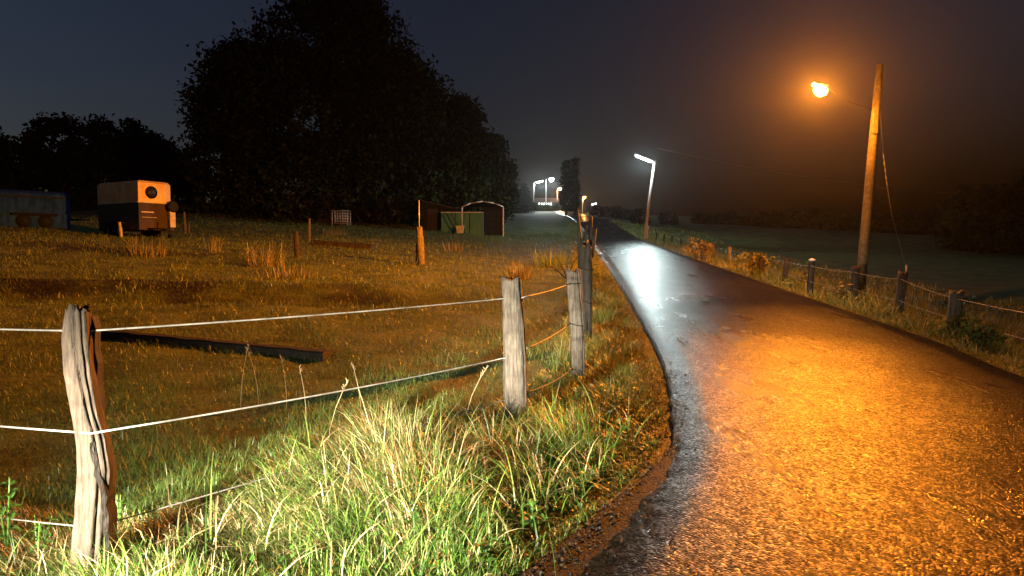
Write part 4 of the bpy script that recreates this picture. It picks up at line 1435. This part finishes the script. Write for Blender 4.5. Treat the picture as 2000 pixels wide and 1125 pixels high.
# upper cream shell with a chamfered far front corner and rounded roof
outl = [(0, 0), (0, WT - .42), (.30, WT), (LT, WT), (LT, 0)]
vs = [HT(a, b, zm) for a, b in outl] + [HT(a, b, zt - .10) for a, b in outl] + [HT(min(max(a, .14), LT - .14), min(max(b, .12), WT - .12), zt) for a, b in outl]
fs = [tuple(range(5))]
for r_ in range(2):
    for q in range(5):
        fs.append((r_ * 5 + q, r_ * 5 + 5 + q, r_ * 5 + 5 + (q + 1) % 5, r_ * 5 + (q + 1) % 5))
fs.append((14, 13, 12, 11, 10))
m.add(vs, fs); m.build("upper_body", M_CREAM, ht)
m = MB()
lower = [(.0, .02), (.0, WT - .02), (LT - .02, WT - .02), (LT - .02, .02)]
m.prism([HT(a + .02, b, zb + .08) for a, b in lower][::-1], (0, 0, zm - zb - .085)); m.build("lower_body", M_BROWN, ht)
m = MB(); m.box(HT(.0, WT / 2, zm + .02), (.05, WT * .98, .05), ax); m.box(HT(LT / 2, -.01, zm + .02), (LT, .05, .05), ax); m.build("trim", M_WHITE, ht)
m = MB(); m.box(HT(-.005, .42, zm - .42), (.02, .6, .05), ax); m.box(HT(-.005, .5, zm - .66), (.02, .7, .02), ax); m.build("stripe", M_WHITE, ht)
wc = HT(0, .62, (zt + zm) / 2 - .02)
m = MB(); m.lathe(wc, -u, [(.27, -.02), (.29, .02), (.26, .035), (.24, .02)], 28); fr_ = m.build("window", M_BLACK, ht)
m = MB(); m.lathe(wc, -u, [(.001, .016), (.25, .016), (.25, -.01)], 28); m.build("pane", M_GLASSDARK, fr_)
for a in (1.55, 2.35):
    for b, nm in ((-.02, "wheel"), (WT + .02, "wheel")):
        m = MB(); m.lathe(HT(a, b, .32), v, [(.05, -.1), (.2, -.1), (.32, -.08), (.33, 0), (.32, .08), (.2, .1), (.05, .1)], 20); wl = m.build("wheel", M_BLACK, ht)
        m = MB(); m.lathe(HT(a, b, .32), v, [(.01, -.105), (.17, -.105), (.18, .105), (.01, .105)], 16); m.build("rim", M_DARKSHEET, wl)
m = MB(); m.box(HT(1.95, -.06, .72), (1.75, .22, .05), ax); m.build("mudguard", M_BLACK, ht)
m = MB(); m.lathe(HT(-.16, WT - .2, zm - .12), -u, [(.08, -.1), (.22, -.1), (.28, -.03), (.28, .04), (.21, .08), (.1, .06), (.02, .06)], 24); sw = m.build("spare_wheel", M_BLACK, ht)
m = MB(); m.lathe(HT(-.19, WT - .2, zm - .12), -u, [(.22, .065), (.15, .07), (.14, .05), (.02, .045)], 24); m.build("rim", M_DARKSHEET, sw)
m = MB(); m.box(HT(-.1, WT - .22, zb + .62), (.2, .28, .8), ax); m.build("locker", M_WHITE, ht)
m = MB(); m.tube([HT(.3, .3, .45), HT(-1.0, WT / 2, .45)], .04, 6); m.tube([HT(.3, WT - .3, .45), HT(-1.0, WT / 2, .45)], .04, 6); m.build("drawbar", M_DARKSHEET, ht)
m = MB(); m.tube([HT(-.9, WT / 2, .85), HT(-.9, WT / 2, .1)], .025, 6); m.lathe(HT(-.9, WT / 2, .1), v, [(.02, -.03), (.1, -.03), (.1, .03), (.02, .03)], 12); m.build("jockey_wheel", M_BLACK, ht)

Yb = 33.0
b_ = base_at(70, Yb)
bt = empty("box_trailer", b_, "pale blue box trailer with two axles at the left edge of the paddock", "trailer")
x0, x1 = (12 - 1000) / F * Yb - b_.x, (131 - 1000) / F * Yb - b_.x
zt, zb = W(0, 370, Yb).z - b_.z, W(0, 447, Yb).z - b_.z
m = MB()
cy = 12
prof2 = []
for k in range(cy + 1):
    q = math.pi * k / cy
    prof2.append((-.9 * math.cos(q) * 1.0, zt - .28 + .28 * math.sin(q)))
poly = [Vector((x0, .9 - .9, zb))] + [Vector((x0, .9 + a, b)) for a, b in prof2] + [Vector((x0, 1.8, zb))]
m.prism(poly[::-1], (x1 - x0, 0, 0)); m.build("body", M_BLUE, bt)
for zz in (zt - .35, zb + .05):
    m = MB(); m.box(((x0 + x1) / 2, -.015, zz), (x1 - x0 - .04, .04, .07))
    m.build("trim", M_DARKSHEET, bt)
bt.rotation_euler = (0, 0, R(48))
for xx in ((x0 + x1) / 2 - .45, (x0 + x1) / 2 + .45):
    for yy in (.05, 1.75):
        m = MB(); m.lathe((xx, yy, .33), (0, 1, 0), [(.05, -.1), (.2, -.1), (.32, -.08), (.33, 0), (.32, .08), (.2, .1), (.05, .1)], 20); wl = m.build("wheel", M_BLACK, bt)
        m = MB(); m.lathe((xx, yy, .33), (0, 1, 0), [(.01, -.105), (.17, -.105), (.18, .105), (.01, .105)], 16); m.build("rim", M_DARKSHEET, wl)
m = MB(); m.box(((x0 + x1) / 2, -.02, .66), (1.9, .25, .12)); m.build("mudguard", M_BLACK, bt)
m = MB(); m.tube([(x1, .4, .5), (x1 + 1.1, .9, .5)], .04, 6); m.tube([(x1, 1.4, .5), (x1 + 1.1, .9, .5)], .04, 6); m.build("drawbar", M_DARKSHEET, bt)

# ------------------------------------------------------------------ headlamp of the car this was photographed from
def aim(o, tgt):
    d = Vector(tgt) - o.location
    o.rotation_euler = d.to_track_quat("-Z", "Y").to_euler()


hl = light("headlamp_and_spill", "SPOT", (-3.15, -1.3, .92), (1.0, .92, .72), 21000, .06, spot_size=R(33), spot_blend=1.0)
aim(hl, (-.68, 4.5, -.05))
hl_spill = light("headlamp_and_spill", "SPOT", (-4.5, -1.0, .92), (1.0, .92, .72), 3000, .06, spot_size=R(80), spot_blend=1.0)  # wide weak spill added to keep the paddock green, placed as the other headlamp
aim(hl_spill, (-.6, 5.0, -.3))

# ------------------------------------------------------------------ night air, sky
hz = MB()
hz.add([(x, y, z) for x in (-330, 330) for y in (-90, 480) for z in (-12, 60)],
       [(0, 1, 3, 2), (4, 6, 7, 5), (0, 4, 5, 1), (2, 3, 7, 6), (0, 2, 6, 4), (1, 5, 7, 3)])
mh = bpy.data.materials.new("night_haze")
mh.use_nodes = True
nt = mh.node_tree
nt.nodes.remove(nt.nodes["Principled BSDF"])
pv = nt.nodes.new("ShaderNodeVolumePrincipled")
pv.inputs["Color"].default_value = (.9, .92, .95, 1)
pv.inputs["Density"].default_value = .00011
pv.inputs["Anisotropy"].default_value = .87
nt.links.new(pv.outputs[0], nt.nodes["Material Output"].inputs["Volume"])
tag(hz.build("haze", mh), kind="stuff")

w = bpy.data.worlds.new("World")
scene.world = w
w.use_nodes = True
nt = w.node_tree
bg = nt.nodes["Background"]
sky = nt.nodes.new("ShaderNodeTexSky")
sky.sky_type = "NISHITA"
sky.sun_disc = False
sky.sun_elevation = R(-3)
sky.sun_rotation = R(265)
tint = nt.nodes.new("ShaderNodeMixRGB")
tint.blend_type = "MULTIPLY"
tint.inputs[0].default_value = 1
tint.inputs[2].default_value = (.9, 1.12, 1.6, 1)
nt.links.new(sky.outputs[0], tint.inputs[1])
nt.links.new(tint.outputs[0], bg.inputs["Color"])
bg.inputs["Strength"].default_value = .25

scene.view_settings.view_transform = "Standard"
scene.view_settings.look = "None"
scene.view_settings.exposure = 0
scene.render.engine = "CYCLES"
cy = scene.cycles
cy.use_adaptive_sampling = False
cy.use_denoising = True
cy.denoising_input_passes = "RGB_ALBEDO_NORMAL"
cy.denoising_prefilter = "ACCURATE"
cy.max_bounces = 5
cy.diffuse_bounces = 2
cy.glossy_bounces = 2
cy.transmission_bounces = 2
cy.volume_bounces = 0
cy.sample_clamp_indirect = 3
